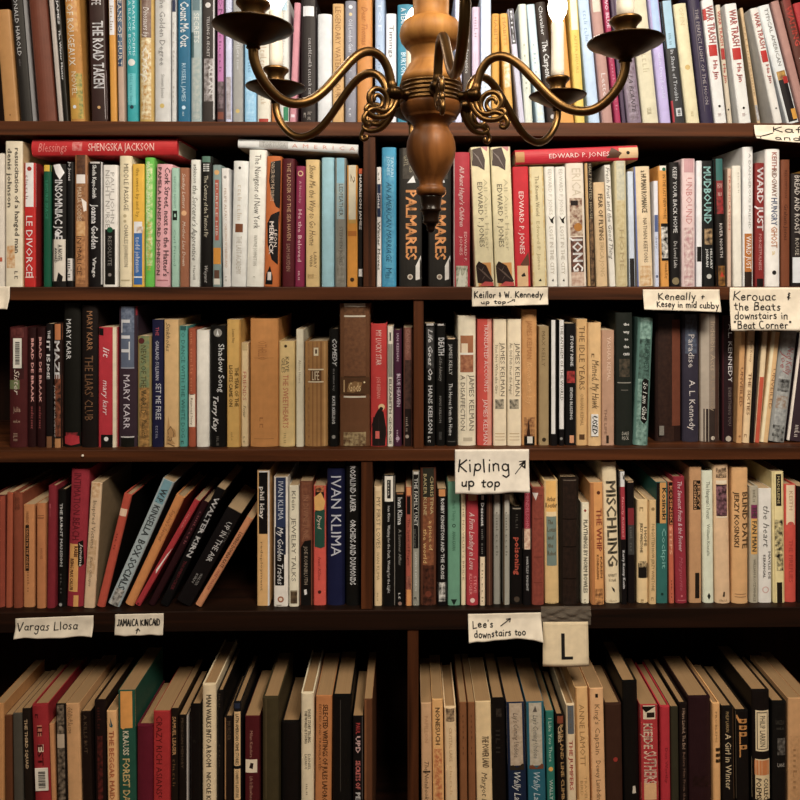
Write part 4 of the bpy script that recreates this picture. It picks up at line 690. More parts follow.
b(1, 6, 48, 205, 290, 'a42024', [('p', [(.3, 545), (.6, 470), (.9, 430), (.7, 500), (.6, 560)], 'd8c8b8'), ('o', .5, 712, .2, '6a1214')], [('abcdef', 260, 340, 'd07a70', .5, .3, 'g')], 'leaning red book', 'white swoosh')
b(1, 76, 118, 215, 262, '2c0e12', [], [('abcdefgh', 260, 420, '8a4448', .6, .34, 'g')], 'dark maroon book', 'steep lean, dull red print')
b(1, 128, 180, 150, 276, '0d0c0b', [], [('WALTER KIRN', 190, 480, 'ece6dc', .6, .5, 'b'), ('THUMBSUCKER', 500, 640, '6a2024', .5, .34)], 'leaning black book', 'heavy white capitals')
b(1, 198, 286, 245, 258, '110f0e', [], [('UP IN THE AIR', 300, 500, 'b8b2a8', .6, .34), ('WALTER', 560, 620, '8a847a', .62, .16), ('KIRN', 570, 615, '8a847a', .38, .16), ('abcde', 330, 400, '5a564e', .9, .2, 'g')], 'leaning black book', 'thin grey capitals', t='P', n='second leaning black book')
b(1, 296, 336, 290, 252, 'ba7840', [], [('LOVING DONNA KATE', 360, 530, '3a1c0c', .5, .5, 'b'), ('SWEETWATER', 540, 640, '8a2a1c', .5, .4)], 'copper orange book', 'leaning, outermost of slope', side='2a1c14', lab='copper orange book, fourth shelf, outermost of the leaning slope, over a bare gap')
b(1, 596, 657, 75, 0, 'ca9a4c', [(75, 372, '120f0d'), (75, 740, 'd8d0c4', .88, 1), (75, 82, 'd8d0c4')], [('phil klay', 150, 300, 'ece6da', .42, .34, 'b'), ('redeployment', 410, 640, '6a4a1c', .4, .2)], 'tan book', 'black upper half', prev=None, lab='tan and black book, fourth shelf, standing upright right of the leaning slope')
b(2, 63, 132, 106, 0, 'dcd0bc', [(106, 340, '2b3652'), (340, 615, '14110f', .1, .75), (340, 470, '1c2234'), ('o', .5, 680, .22, '9a5a34'), ('o', .5, 680, .12, 'd8c0a0')], [('IVAN KLIMA', 125, 305, 'c8ccd4', .5, .36), ('My Golden Trades', 340, 610, 'ece6dc', .48, .4, 'i'), ('abcd', 705, 716, '6a5a48', .5, .6, 'g')], 'navy topped book', 'white foot and seal')
b(2, 135, 183, 146, 0, 'd3c7a6', [('n', 640, 700, '3a2c1c', '6a5434'), (638, 644, '8a7c5c')], [('Klein', 170, 260, '4a4030', .5, .4), ('JEWELRY TALKS', 295, 595, '4a4030', .5, .44)], 'parchment book', 'tall grey capitals')
b(2, 185, 247, 126, 0, '6e3c20', [('n', 126, 410, '6e3c20', '84502c'), ('p', [(0, 445), (.4, 405), (1, 400), (1, 738), (0, 738)], '15100d'), ('p', [(.35, 635), (.55, 632), (.6, 655), (.4, 660)], 'd8d0c4')], [('IN DIVINE JUNE', 190, 395, '9a6a44', .5, .4), ('JOE KORNBLUTH', 430, 610, '9a8a70', .5, .28)], 'brown book', 'black lower half')
b(2, 250, 311, 148, 0, 'c6462a', [(148, 270, '1c1712'), ('p', [(.05, 200), (.6, 175), (.95, 220), (.8, 265), (.1, 260)], 'd09a34'), ('p', [(0, 270), (1, 255), (1, 430), (.6, 440), (0, 430)], '1e4a38'), ('n', 148, 175, 'c8742c', '1c1712'), ('o', .5, 645, .14, '4a1c10')], [('Dyed', 285, 350, 'd8d0b0', .5, .3, 'i'), ('Ivan Kline', 480, 590, '8a2414', .5, .24, 'i')], 'multicoloured book', 'yellow shape and red foot')
b(2, 313, 400, 66, 0, '161a3c', [(66, 740, '0f1230', .86, 1)], [('IVAN KLIMA', 100, 478, 'e8e6ea', .52, .56)], 'dark navy book', 'large white capitals', t='H')
b(2, 402, 472, 54, 0, '0e0d0d', [], [('ROSALIND LAKER', 52, 268, 'dcd6cc', .5, .38, 'b'), ('ORCHIDS AND DIAMONDS', 305, 612, 'dcd6cc', .5, .38, 'b')], 'tall black book', 'white capitals, beside upright', t='H')
b(2, 536, 575, 150, 0, 'caab74', [(150, 170, 'd8bc88')], [('MY FIRST LOVES', 200, 440, '4a3818', .55, .5), ('IVAN KLIMA', 460, 590, '7a6234', .5, .36), ('abc', 650, 690, '7a6234', .5, .3, 'g')], 'sandy book', 'brown capitals, beside upright')
b(2, 577, 638, 100, 0, '0f0e0d', [(100, 220, 'dcd2bc'), (118, 205, '1c1712', .35, .65), (100, 740, '8a8070', .94, 1)], [('abcde', 125, 200, 'dcd2bc', .5, .14, 'g'), ('Ivan Klima', 240, 315, 'd0cabe', .5, .2), ('Waiting for the Dark, Waiting for the Light', 330, 650, 'd0cabe', .5, .22)], 'black book', 'cream head label')
b(3, 22, 70, 178, 0, '100e0d', [(178, 186, '8a5a28'), ('o', .5, 700, .2, '8a6a58')], [('Ivan Klima', 200, 330, 'e8e2d6', .5, .46, 'b'), ('A Summer Affair', 350, 520, '8a8478', .5, .3), ('ab', 650, 685, 'c8c0b4', .5, .3, 'g')], 'black book', 'white bold name')
b(3, 73, 103, 154, 0, '9c4a30', [(154, 190, 'c87c2c'), (195, 280, '17110d', .2, .8), ('n', 570, 640, '9a5a40', '5a2c20'), (634, 738, 'c8842c'), (190, 740, 'c8884c', .88, 1)], [('The Spirit of Prague', 300, 520, '3a140c', .5, .4)], 'slim orange red book', 'yellow foot')
b(3, 105, 139, 80, 0, '8a8674', [(80, 440, '181614'), (80, 92, 'b8b0a0')], [('THE FAMILY UNIT', 110, 335, 'c8c2b4', .5, .5), ('abcdefg', 350, 440, '5a5850', .4, .5, 'g'), ('LAWRENCE KESSENICH', 460, 640, 'd0ccbc', .5, .3), ('o', 670, 700, '2a2824', .5, .6, 'g')], 'grey book', 'black upper half')
b(3, 142, 219, 62, 0, '5c3218', [(62, 200, '2c2a1e'), ('n', 200, 520, '6a3a18', '8a5020'), ('n', 520, 735, '2c160c', '5a2c14'), ('o', .5, 655, .2, '6a3014')], [('CHRISTINA', 100, 280, 'b8a468', .72, .2), ('BAKER KLINE', 90, 285, 'b8a468', .3, .2), ('a piece of', 310, 450, 'd0a858', .66, .24), ('the world', 350, 510, 'd0a858', .3, .24)], 'tall brown book', 'gold lettering', t='H')
b(3, 222, 268, 162, 0, '110f0d', [(162, 195, 'c07c2c'), ('n', 600, 690, '110f0d', 'c8c0b0')], [('ROBBY KINGSTON AND THE CROSS', 205, 585, 'cec8bc', .55, .36, 'b')], 'black book', 'orange head')
b(3, 271, 331, 128, 0, '5c8c6c', [('p', [(.25, 680), (.75, 680), (.5, 715)], '17241c'), ('o', .5, 333, .15, '2a4434'), ('o', .5, 333, .08, '5c8c6c')], [('Mark Thirty', 215, 310, '3c6a4e', .5, .24), ('ANNA KAVAN', 360, 450, '2f563e', .5, .28)], 'sage green book', 'black triangle device')
b(3, 334, 357, 180, 0, 'd3bb8c', [], [('THE NOVELIST\'S BRIDE', 230, 590, '6a5430', .5, .4)], 'slim straw book', 'tiny brown lettering')
b(3, 359, 418, 178, 0, 'a8262c', [(178, 215, 'c8905c'), ('o', .5, 685, .2, 'd8b0a0')], [('A Firm Landing in Love', 270, 540, 'ecd4c4', .45, .44, 'i'), ('STEVE', 570, 650, 'd88a80', .72, .24), ('KLUGER', 560, 660, 'd88a80', .35, .24)], 'red book', 'white script and tan head')
b(3, 420, 451, 178, 0, '120f0d', [(480, 718, 'd2b990'), (190, 212, 'c8b8a8', .3, .7)], [('Descent', 225, 335, 'dcd4c8', .5, .5, 'b'), ('abc def', 350, 470, '7a7468', .5, .36, 'g'), ('abcdef', 510, 700, '9a845c', .5, .3, 'g')], 'slim black book', 'cream lower half')
b(3, 453, 484, 184, 0, '4c2c1a', [(184, 740, '6a4426', .4, .6)], [], 'slim brown book', 'no lettering')
b(3, 487, 522, 186, 0, '8a8474', [(186, 280, 'a09886'), (186, 740, '6a6454', .85, 1)], [('abcdefgh', 270, 480, '5a5448', .5, .36, 'g')], 'slim grey book', 'pale head', n='slim grey book')
b(3, 533, 565, 186, 0, '948e7c', [(186, 280, 'a8a08c'), (186, 740, '5c4428', 0, .18)], [('abcdefgh', 270, 480, '5a5448', .5, .36, 'g')], 'slim grey book', 'brown left edge', n='slim grey book')
b(3, 568, 626, 248, 0, '110e0c', [(250, 256, '8a7c64'), ('o', .5, 680, .24, '4a3c2c')], [('poisoning', 388, 565, 'b84a24', .55, .44, 'b'), ('abc', 280, 350, '4a443a', .55, .3, 'g')], 'short black book', 'orange red lettering')
b(4, 14, 55, 165, 0, '120e0d', [(165, 348, '8c2230'), (348, 445, 'd8bc98'), ('n', 348, 445, 'd8bc98', 'b07c5c')], [('MENDELSOHN', 180, 345, 'c86a70', .5, .4), ('HARTLEY KNIGHT', 480, 640, 'c8c2b8', .5, .26)], 'black book', 'red head, cream band')
b(4, 56, 116, 156, 0, '8c3e26', [('n', 156, 738, '8c3e26', '7a3420'), (190, 193, '6a2c18'), (300, 303, '6a2c18'), (480, 483, '6a2c18'), (600, 603, '6a2c18'), ('p', [(.02, 180), (.5, 178), (.3, 215)], 'c8b8a8')], [], 'brick brown book', 'ribbed spine', t='H')
b(4, 118, 187, 122, -6, 'c9a55e', [(122, 268, 'd6a236'), (268, 290, 'd8bc84'), (290, 522, '6c7a6c')], [('Arthur', 196, 218, '5a3c0c', .5, .6, 'bh'), ('Koestler', 226, 248, '5a3c0c', .5, .8, 'bh'), ('The', 306, 326, '1f2620', .42, .36, 'bh'), ('Lotus', 340, 362, '1f2620', .5, .6, 'bh'), ('and', 378, 398, '1f2620', .42, .4, 'bh'), ('the', 416, 436, '1f2620', .42, .36, 'bh'), ('Robot', 452, 474, '1f2620', .5, .6, 'bh'), ('abcdef', 692, 702, '7a5c28', .5, .7, 'gh')], 'three coloured book', 'upright stacked words', t='H')
b(4, 189, 281, 110, 0, '20150e', [('n', 110, 740, '20150e', '2e1e14'), (118, 122, '6a5a48'), (300, 306, '150d08'), (430, 436, '150d08'), (580, 586, '150d08')], [], 'dark leather book', 'ribbed blackish spine', t='H')
b(4, 289, 328, 226, 0, 'd9cba6', [('o', .45, 262, .16, '8a2c20')], [('PLAYTHINGS BY NORM BOWLES', 305, 650, '2a2218', .5, .5, 'b'), ('ab', 680, 705, '7a6c4c', .5, .4, 'g')], 'cream book', 'black condensed capitals')
b(4, 336, 399, 132, -8, 'ca8a30', [('o', .65, 178, .14, '5a2c10'), ('n', 630, 715, 'ca8a30', '6a4014', .3, 1), (132, 740, 'a86a20', 0, .28)], [('THE WHIP', 252, 455, '8c2c18', .66, .4, 'b'), ('KAREN', 480, 580, '4a2a0c', .8, .16, 'b'), ('KONDAZIAN', 470, 585, '4a2a0c', .52, .16, 'b')], 'orange yellow book', 'dark red title')
b(4, 404, 478, 34, -18, 'd3bd8e', [('p', [(.5, 640), (.4, 620), (.6, 632), (.65, 650)], '17120c')], [('MISCHLING', 122, 525, '171310', .55, .66, 'b'), ('AFFINITY', 560, 575, '4a3c24', .5, .6, 'h'), ('KONAR', 583, 598, '4a3c24', .5, .5, 'h'), ('abcdef', 682, 692, '8a7448', .5, .5, 'gh')], 'tall sand book', 'huge black capitals', t='H')
b(4, 474, 506, 78, -10, '120f0e', [(78, 150, 'd8d2c6'), (150, 398, '9c2830'), ('p', [(.5, 85), (.85, 95), (.8, 120), (.6, 112)], '15110e')], [('Nearly Related', 200, 385, 'd88a84', .5, .34), ('Kerry Kenny Kevin', 450, 630, 'e0dad0', .5, .4, 'b')], 'black book', 'white head, red upper half')
b(4, 508, 546, 124, -6, '17110f', [(124, 130, 'a8885c'), (250, 330, '7a2024', .1, .9), (330, 470, '3c3a36', .1, .9)], [('abcd efg', 340, 460, '6a665c', .5, .4, 'g')], 'blackish book', 'dull red block')
b(4, 552, 606, 215, 0, 'd2b274', [(510, 580, '1c1610', .1, .95), ('n', 500, 530, '1c1610', 'd2b274')], [('I HOPE', 340, 430, '3a2c14', .72, .26, 'b'), ('JERZY WINSTONE', 320, 460, '3a2c14', .36, .22, 'b'), ('o', 245, 280, '8a6c34', .45, .5, 'g'), ('abc', 680, 700, '7a5c28', .5, .4, 'g')], 'light tan book', 'black smudge')
b(4, 608, 644, 215, 0, 'c9a462', [('o', .5, 255, .24, '8a6c34')], [('FORGOTTEN HOW JERZY WINSTONE', 325, 640, '4a3414', .5, .4), ('o', 670, 695, '7a5c28', .5, .5, 'g')], 'tan book', 'long thin brown title')
b(5, -18, 40, 130, 0, '25645a', [(130, 322, 'c08828'), (130, 322, '17110c', 0, .3), ('o', .5, 655, .12, '14342c')], [('Kosinski', 155, 305, '17110c', .68, .36, 'b'), ('Cockpit', 345, 535, '7ab0a0', .66, .36)], 'green book', 'gold upper third')
b(5, 42, 72, 128, -6, 'b8582c', [(128, 328, '1c110c')], [('KOSINSKI', 145, 325, 'b8742c', .5, .5, 'b'), ('STEPS', 335, 470, 'e0a878', .4, .5, 'b'), ('abc', 590, 680, '6a2c14', .5, .3, 'g')], 'slim orange book', 'black upper third')
b(5, 72, 132, 106, -12, '8e1f2e', [(684, 688, 'b85a5c'), ('o', .5, 665, .1, 'b85a5c')], [('The Sweetest Fruits & the Pioneer', 125, 455, 'e0c0bc', .5, .36, 'i'), ('Marguerite', 480, 640, 'b0545c', .5, .3, 'i')], 'wine red book', 'white script', t='H')
b(5, 138, 200, 58, -4, 'b4844c', [(120, 258, '241a10', .3, .9), (555, 675, '241a10', .45, .8)], [('JERZY', 130, 250, 'b4844c', .75, .2, 'b'), ('KOSINSKI', 125, 255, 'b4844c', .45, .2, 'b')], 'light brown book', 'black title block')
b(5, 202, 259, 78, -6, 'cacaac', [('p', [(.35, 665), (.5, 650), (.65, 665), (.55, 678), (.45, 678)], '2a2c20'), (672, 680, '2a2c20', .46, .54)], [('The Hangman\'s Forest', 125, 300, '4c4c38', .5, .34), ('William Kienzle', 325, 475, '5a5a44', .5, .28)], 'pale green book', 'spade device')
b(5, 262, 336, 46, -10, 'cda775', [('n', 60, 108, 'cda775', '4a3420'), (120, 136, 'd8c4a0'), (140, 288, '2a1a1c'), ('n', 145, 285, '2a1a1c', '8a5a60'), (290, 296, 'd8c4a0'), ('p', [(.45, 668), (.5, 645), (.6, 645), (.58, 668)], '3a2814')], [('PAUL', 64, 82, '4a3420', .5, .7, 'h'), ('KENT', 88, 106, '4a3420', .5, .7, 'h'), ('abcdef', 678, 690, '7a5c34', .5, .5, 'gh')], 'buff book', 'dark portrait panel', t='H')
b(5, 341, 420, 62, 0, 'ca9852', [(655, 658, '8a5c28', .15, .85), (668, 671, '8a5c28', .15, .85)], [('BLIND DATE', 175, 440, '2a1c0c', .76, .34, 'b'), ('JERZY KOSINSKI', 175, 435, '2a1c0c', .26, .26, 'b')], 'tan book', 'double row of black capitals', t='H')
b(5, 423, 468, 150, 0, 'a4987c', [(235, 300, '7a2450'), (300, 468, 'c8942c')], [('THE', 245, 295, '2a1018', .5, .5, 'b'), ('FAN MAN', 312, 455, '2a1c08', .5, .5, 'b'), ('abcd', 165, 225, '6a6048', .5, .4, 'g'), ('WILLIAM KOTZWINKLE', 490, 690, '5a523c', .5, .26)], 'grey tan book', 'purple and yellow bands')
b(5, 464, 530, 160, 0, 'd9d0bf', [('o', .5, 635, .26, 'c09a8c'), ('o', .5, 635, .18, 'd9d0bf')], [('the heart', 240, 435, '2a2620', .55, .46, 'i'), ('MAYLIS DE', 455, 585, '3a342c', .8, .18, 'b'), ('KERANGAL', 470, 580, '3a342c', .4, .18, 'b')], 'white book', 'black italic title', t='P')
b(5, 532, 592, 80, -6, 'd8c47e', [(90, 240, '241c10', .3, .75), (600, 712, '241c10', .3, .75), ('n', 305, 480, 'd8c47e', '17120c'), ('n', 470, 545, 'd8c47e', '17120c', .3, 1), (80, 715, 'b89c54', .12, .16), (80, 715, 'b89c54', .86, .9)], [('MADELEINE', 100, 230, 'b8a468', .5, .2)], 'straw yellow book', 'black tangled branches', t='P')
b(5, 586, 646, 142, -4, 'c24224', [(142, 330, 'd8bc90'), ('o', .5, 330, .28, 'c24224'), ('o', .45, 324, .12, 'a84a3c')], [('KEITH', 170, 260, 'a88a5c', .5, .3), ('THE FIREFLIES', 400, 600, '9a2c14', .5, .34)], 'orange red book', 'cream upper third')
b(5, 650, 700, 150, 0, '17110e', [], [], 'black book', 'cut by the picture edge')

# ---- bottom shelf
b = B(5)
b(0, -30, 16, 350, 0, 'ae7a3c', [], [], 'light brown book', 'cut by the picture edge')
b(0, 24, 61, 405, -6, '5c3518', [], [], 'brown book', 'no lettering', d=.12)
b(0, 64, 112, 396, -8, '4a4438', [], [], 'olive grey book', 'plain spine', d=.118)
b(0, 118, 160, 374, -20, '1f1610', [], [('THE THIRD SQUAD', 420, 655, 'c8a878', .5, .34, 'b')], 'dark brown book', 'tan capitals', t='P')
b(0, 166, 246, 358, -24, '8e1e20', [(448, 500, 'b06a4c', .35, .65), (540, 575, 'c8b090', .35, .7)], [('LE', 455, 498, '3a0c0c', .5, .3, 'b'), ('EST', 540, 640, '4a1212', .5, .34, 'b'), ('o', 395, 425, '2a0a0a', .4, .3, 'g')], 'red book', 'price sticker', stickers=[(.16, .94, 650, 755, 'd8ccb4', [], 'price_sticker', True)])
b(0, 246, 270, 445, -18, 'b47c44', [], [], 'slim tan book', '', d=.11)
b(0, 270, 320, 352, -12, '14100d', [('n', 352, 800, '14100d', '7a6a54'), (490, 555, 'a89478', .15, .85), ('o', .5, 460, .2, '8a7860')], [], 'black book', 'white graphic print')
b(0, 322, 388, 350, -16, 'ba8c54', [], [('ORIENTALISM', 362, 485, '5a3c1c', .26, .26), ('abc', 370, 450, '7a5830', .5, .16, 'g')], 'tan book', 'tiny dark title at its head', t='P')
b(0, 392, 440, 388, -16, '1c120d', [], [('A KILLS BUT', 400, 580, '5a4630', .5, .34)], 'dark book', 'dim brown capitals', t='P')
b(0, 446, 502, 338, -8, '1a0f0c', [('n', 500, 800, '1a0f0c', '5a2018', .3, .75)], [('abcd', 365, 470, '4a2018', .5, .3, 'g')], 'black book', 'dark red print', t='H')
b(0, 508, 556, 385, -10, 'cc9c5c', [('p', [(.25, 430), (.45, 455), (.4, 410), (.65, 450), (.75, 440), (.6, 460), (.35, 455)], '1c4a50')], [('THE BEGGAR MAID', 475, 800, 'a8501c', .5, .5, 'b')], 'tan book', 'small blue bird', t='P')
b(0, 562, 644, 288, -10, '1c4c3a', [(288, 462, 'ca8a2a'), ('o', .3, 458, .12, 'ca8a2a')], [('KRAUSS', 475, 590, 'd0c4a0', .45, .34, 'b'), ('FOREST DARK', 605, 860, 'c8a860', .45, .4, 'b')], 'green book', 'wide orange head', t='P')
b(1, 28, 108, 455, -4, '5c1022', [], [], 'maroon book', 'bare dull spine', t='H', d=.12)
b(1, 107, 187, 386, -4, '9c221e', [], [('CRAZY RICH ASIANS', 405, 775, '4a0e0c', .38, .36), ('o', 780, 800, '4a0e0c', .5, .3, 'g')], 'brick red book', 'dark red capitals', t='P')
b(1, 190, 226, 374, -4, '1c130d', [], [('SAMUEL LEASER', 408, 590, 'b88a50', .5, .46, 'b'), ('abcdef', 610, 740, '6a4c28', .5, .4, 'g')], 'black book', 'gold brown lettering')
b(1, 228, 264, 405, -4, '17110c', [], [('MICHIGAN MEMORY', 415, 650, '5a4630', .5, .34)], 'slim black book', 'tan head', d=.12)
b(1, 265, 274, 405, -2, 'a49a8c', [], [], 'thin grey booklet', 'pale edge')
b(1, 280, 332, 358, -2, '0e0b09', [], [('o', 520, 540, '2a241c', .5, .4, 'g')], 'jet black book', 'no lettering', t='H')
b(1, 337, 404, 262, -4, 'dac294', [], [('MAN WALKS INTO A ROOM', 305, 645, '241a10', .5, .36, 'b'), ('NICOLE KRAUSS', 670, 880, '241a10', .5, .32, 'b')], 'cream book', 'black capitals running down', t='H')
b(1, 408, 438, 290, -4, '14100c', [], [('abc', 300, 370, '4a3c2a', .5, .4, 'g'), ('abcde', 540, 660, '4a3c2a', .5, .3, 'g')], 'slim black book', 'pale leaf block', t='H')
b(1, 441, 482, 415, -2, '1c130e', [(415, 800, 'a87c48', 0, .24)], [('MURDER', 430, 520, '5a4630', .6, .4)], 'low dark book', 'tan left edge', d=.12)
b(1, 484, 523, 345, -2, '171616', [(345, 370, '252c3c'), (385, 640, 'c8a46c', .12, .92), (655, 800, 'c8a46c', .12, .92)], [('LATIN AMERICAN CRIME STORIES', 395, 635, '2a1a0c', .52, .4, 'b'), ('COWBOYS LATITUDE', 660, 790, '2a1a0c', .52, .36, 'b')], 'dark navy book', 'tan lettered panel')
b(1, 539, 610, 410, -2, '4c1216', [(610, 672, 'd4c2a0', .05, .85), ('p', [(.3, 650), (.4, 625), (.6, 628), (.55, 655)], '2a1c14')], [('Milan Kundera', 475, 600, 'a87c60', .45, .2), ('Life Is Elsewhere', 690, 800, 'a87c60', .45, .22)], 'oxblood book', 'square cream emblem', t='P')
b(2, 8, 88, 325, -4, '3e341c', [(325, 800, '4e4226', .2, .3)], [], 'dark olive book', 'plain cloth spine', t='H')
b(2, 98, 186, 440, 0, '120e0a', [], [], 'wide black book', 'plain, recessed', t='H', s=.02)
b(2, 191, 253, 303, 4, 'd2c098', [], [('SHORT STORY TELLING', 372, 530, '3a3020', .66, .22, 'b'), ('THE WORLD IS YOUNG', 380, 535, '3a3020', .4, .2, 'b'), ('DANIEL', 585, 660, '3a3020', .66, .2), ('LAZARUS', 585, 655, '3a3020', .4, .18), ('abc', 725, 780, '6a5c40', .5, .2, 'g')], 'pale cream book', 'small black lettering', t='H')
b(2, 256, 334, 313, 6, 'ac6e30', [], [('SELECTED WRITINGS OF JULES LAFORGUE', 350, 840, '2a1808', .6, .3, 'b'), ('EDITED AND TRANSLATED', 350, 660, '4a2a0c', .28, .14)], 'copper tan book', 'long black title', t='P')
b(2, 340, 432, 316, 4, '0f0d0c', [(330, 760, '3a342c', .4, .44)], [], 'broad black book', 'white page block', t='H')
b(2, 436, 486, 410, -2, '110e0d', [(410, 800, '5a544c', .9, .95)], [('PAUL', 438, 490, 'b83c34', .5, .4, 'b'), ('UPD', 500, 580, 'd8b0a4', .5, .44, 'b'), ('SECRETS OF', 615, 750, 'c86a5c', .5, .44, 'b'), ('PE', 765, 800, 'e0d8cc', .5, .44, 'b')], 'black book', 'red white capitals')
b(2, 488, 530, 330, 0, '5c371a', [(330, 800, '7a4c24', 0, .3)], [], 'brown book', 'last before dark gap', t='P')
b(3, 150, 202, 348, -6, 'ba9262', [(664, 672, '2a1c10')], [('PAPILLON', 405, 530, 'a87c50', .5, .34), ('The Notebook', 620, 800, '4a341c', .5, .4, 'i')], 'sandy book', 'first right of upright')
b(3, 204, 258, 330, -8, 'cb9a54', [('n', 560, 800, 'cb9a54', 'a85c24')], [('NONESUCH', 365, 540, '3a2410', .5, .4, 'b'), ('Spring', 585, 740, 'a8501c', .5, .3, 'i')], 'golden tan book', 'rusty mottling')
b(3, 264, 322, 370, -10, 'd3b482', [(370, 432, '3a2c20'), ('n', 370, 432, '3a2c20', 'a88a60')], [('CRYSTAL LAKE', 460, 620, 'a88450', .5, .26), ('abcdef', 640, 780, 'b8945c', .5, .24, 'g')], 'buff book', 'dark picture at its head')
b(3, 332, 368, 345, -6, '7e5026', [], [('abcd', 400, 600, '5a3414', .5, .2, 'g')], 'brown book', 'plain slim spine', n='slim brown book')
b(3, 371, 407, 345, -6, '7e5026', [], [('abcd', 400, 600, '5a3414', .5, .2, 'g')], 'brown book', 'plain slim spine', n='slim brown book')
b(3, 412, 488, 340, -12, 'dabb82', [], [('THE POWER LAND', 500, 650, '3a1c14', .6, .4, 'bi'), ('Margot L', 670, 810, '2a1a10', .5, .36, 'i')], 'broad cream book', 'dark slanted title', t='P')
b(3, 488, 554, 330, -10, '100d0b', [('n', 370, 410, '100d0b', '3a332a', .3, .7)], [('abc', 470, 590, '2c2620', .5, .5, 'g')], 'black book', 'faint dark lettering', t='H')
b(3, 563, 650, 344, -16, '16243a', [(344, 638, 'bca68a'), ('n', 344, 638, 'a08a6c', 'b09c80'), ('p', [(0, 645), (.3, 635), (.5, 650), (.8, 630), (1, 640), (1, 660), (0, 660)], '2c2418')], [('Lay\'s Coming Undone', 390, 600, '5a4a3a', .5, .28, 'i'), ('Wally Lamb', 670, 850, 'c8c4b8', .5, .36, 'i')], 'navy book', 'beige upper part, white script')
b(4, 42, 128, 342, -14, '1c5a66', [(342, 638, 'b4ac98'), ('n', 342, 638, 'a09478', 'b0a48c'), ('p', [(0, 640), (.3, 635), (.5, 650), (.8, 630), (1, 640), (1, 655), (0, 655)], '6a3c20'), ('p', [(.35, 385), (.5, 355), (.6, 385)], '5a5044')], [('Lay\'s Coming Undone', 400, 605, '5a5448', .5, .28, 'i'), ('Wally Lamb', 670, 850, 'd0dcd8', .5, .36, 'i')], 'teal book', 'beige upper part')
b(4, 132, 172, 385, -12, '1e6a5a', [('o', .5, 655, .28, 'c8942c')], [('I Like You There', 415, 620, 'b0c8b0', .5, .4), ('WALLY', 705, 800, 'c8d4c0', .5, .4, 'b')], 'green teal book', 'yellow dot')
b(4, 182, 224, 405, -14, '15100c', [(405, 440, '7c3e20')], [('Cadiz', 450, 530, 'c8a878', .4, .4, 'b'), ('RAIN AND LINE CLIMB', 445, 800, 'b08a4c', .62, .36, 'b')], 'black book', 'gold capitals, russet head')
b(4, 228, 272, 356, -12, 'd0b88c', [(356, 490, '5a5c5c')], [('THE JUMPERS', 520, 755, 'a83424', .45, .4, 'b'), ('abc', 380, 470, '2a2a2a', .5, .3, 'g')], 'cream book', 'grey head, red lettering')
b(4, 276, 338, 272, -18, 'cca05e', [(272, 800, 'a87a3c', 0, .12)], [('ANNE LAMOTT', 350, 640, '8a6430', .48, .4), ('TRAVEL', 690, 800, '9a7440', .66, .2), ('BIRD', 710, 780, '9a7440', .34, .2)], 'golden book', 'faint brown capitals', t='P')
b(4, 344, 410, 278, -16, 'cb9c64', [(300, 318, '1c140c', .38, .58)], [('King\'s Captain', 350, 585, '6a4a24', .5, .36), ('Dewey Lambdin', 615, 800, '4a3418', .5, .34)], 'wheat book', 'small black square', t='P')
b(4, 412, 492, 355, -10, '3c2416', [('o', .55, 610, .14, '8c2c1c')], [], 'dark brown book', 'single red dot', t='H', d=.118)
b(4, 496, 570, 248, -14, '0f0d0b', [('p', [(.5, 770), (.55, 735), (.7, 735), (.75, 770)], 'b8ac94')], [], 'tall black book', 'white device low down', t='H')
b(4, 576, 660, 355, -10, 'a02a28', [(355, 420, 'c4b292'), ('p', [(0, 360), (.9, 358), (.3, 388)], '17110d'), (388, 412, '2a1c14', .35, .8), (720, 800, 'c89a64')], [('KIEJDE', 440, 560, 'e0c4a0', .4, .5, 'b'), ('SUTHERS', 570, 725, 'dcb898', .5, .7, 'b')], 'red book', 'black triangle at its head')
b(5, 8, 56, 365, -6, 'a8222a', [], [('Don Worthy', 555, 720, '5a0e10', .55, .28)], 'bright red book', 'small dark lettering')
b(5, 56, 94, 365, -6, '33301f', [], [], 'dark olive book', 'plain spine')
b(5, 96, 138, 350, -6, '1a120e', [], [('I Have Landed, The End', 370, 560, 'a8886c', .5, .36), ('Before Him From the', 575, 800, '7a5c48', .5, .3)], 'black book', 'thin brown lettering')
b(5, 142, 250, 322, -6, '2a1416', [('n', 690, 740, '2a1416', '1a0c0c')], [], 'broad maroon book', 'plain dark cloth', t='H')
b(5, 254, 292, 350, -6, 'cc9a56', [], [('PROBLEMS', 385, 530, '7a5424', .4, .24), ('III', 555, 625, '2a1a08', .6, .6, 'b')], 'light tan book', 'dark numeral')
b(5, 300, 360, 368, -8, '16110e', [(368, 800, '6a4c28', .88, .92)], [('PHILIP LARKIN', 385, 480, 'a88a54', .4, .24), ('A Girl in Winter', 490, 750, 'd0b888', .45, .46)], 'black book', 'gold serif title')
b(5, 364, 428, 386, -6, '14100e', [(386, 800, '5a4c38', 0, .03)], [('JILL', 402, 600, 'c88a38', .5, .56, 'b')], 'black book', 'orange outlined capitals')
b(5, 442, 528, 292, -6, '150f0c', [(380, 572, 'cbb68a', .16, .9), (388, 564, '3a2a1a', .22, .84), (392, 560, 'cbb68a', .26, .8), (610, 800, 'c8b080', .0, .95), (615, 685, 'b8702c', .1, .9)], [('PHILIP LARKIN', 405, 550, '2a1c10', .53, .3), ('COLLECTED', 700, 850, '3a2814', .7, .26, 'b'), ('POEMS', 700, 800, '3a2814', .3, .26, 'b')], 'black book', 'framed cream labels', t='H')
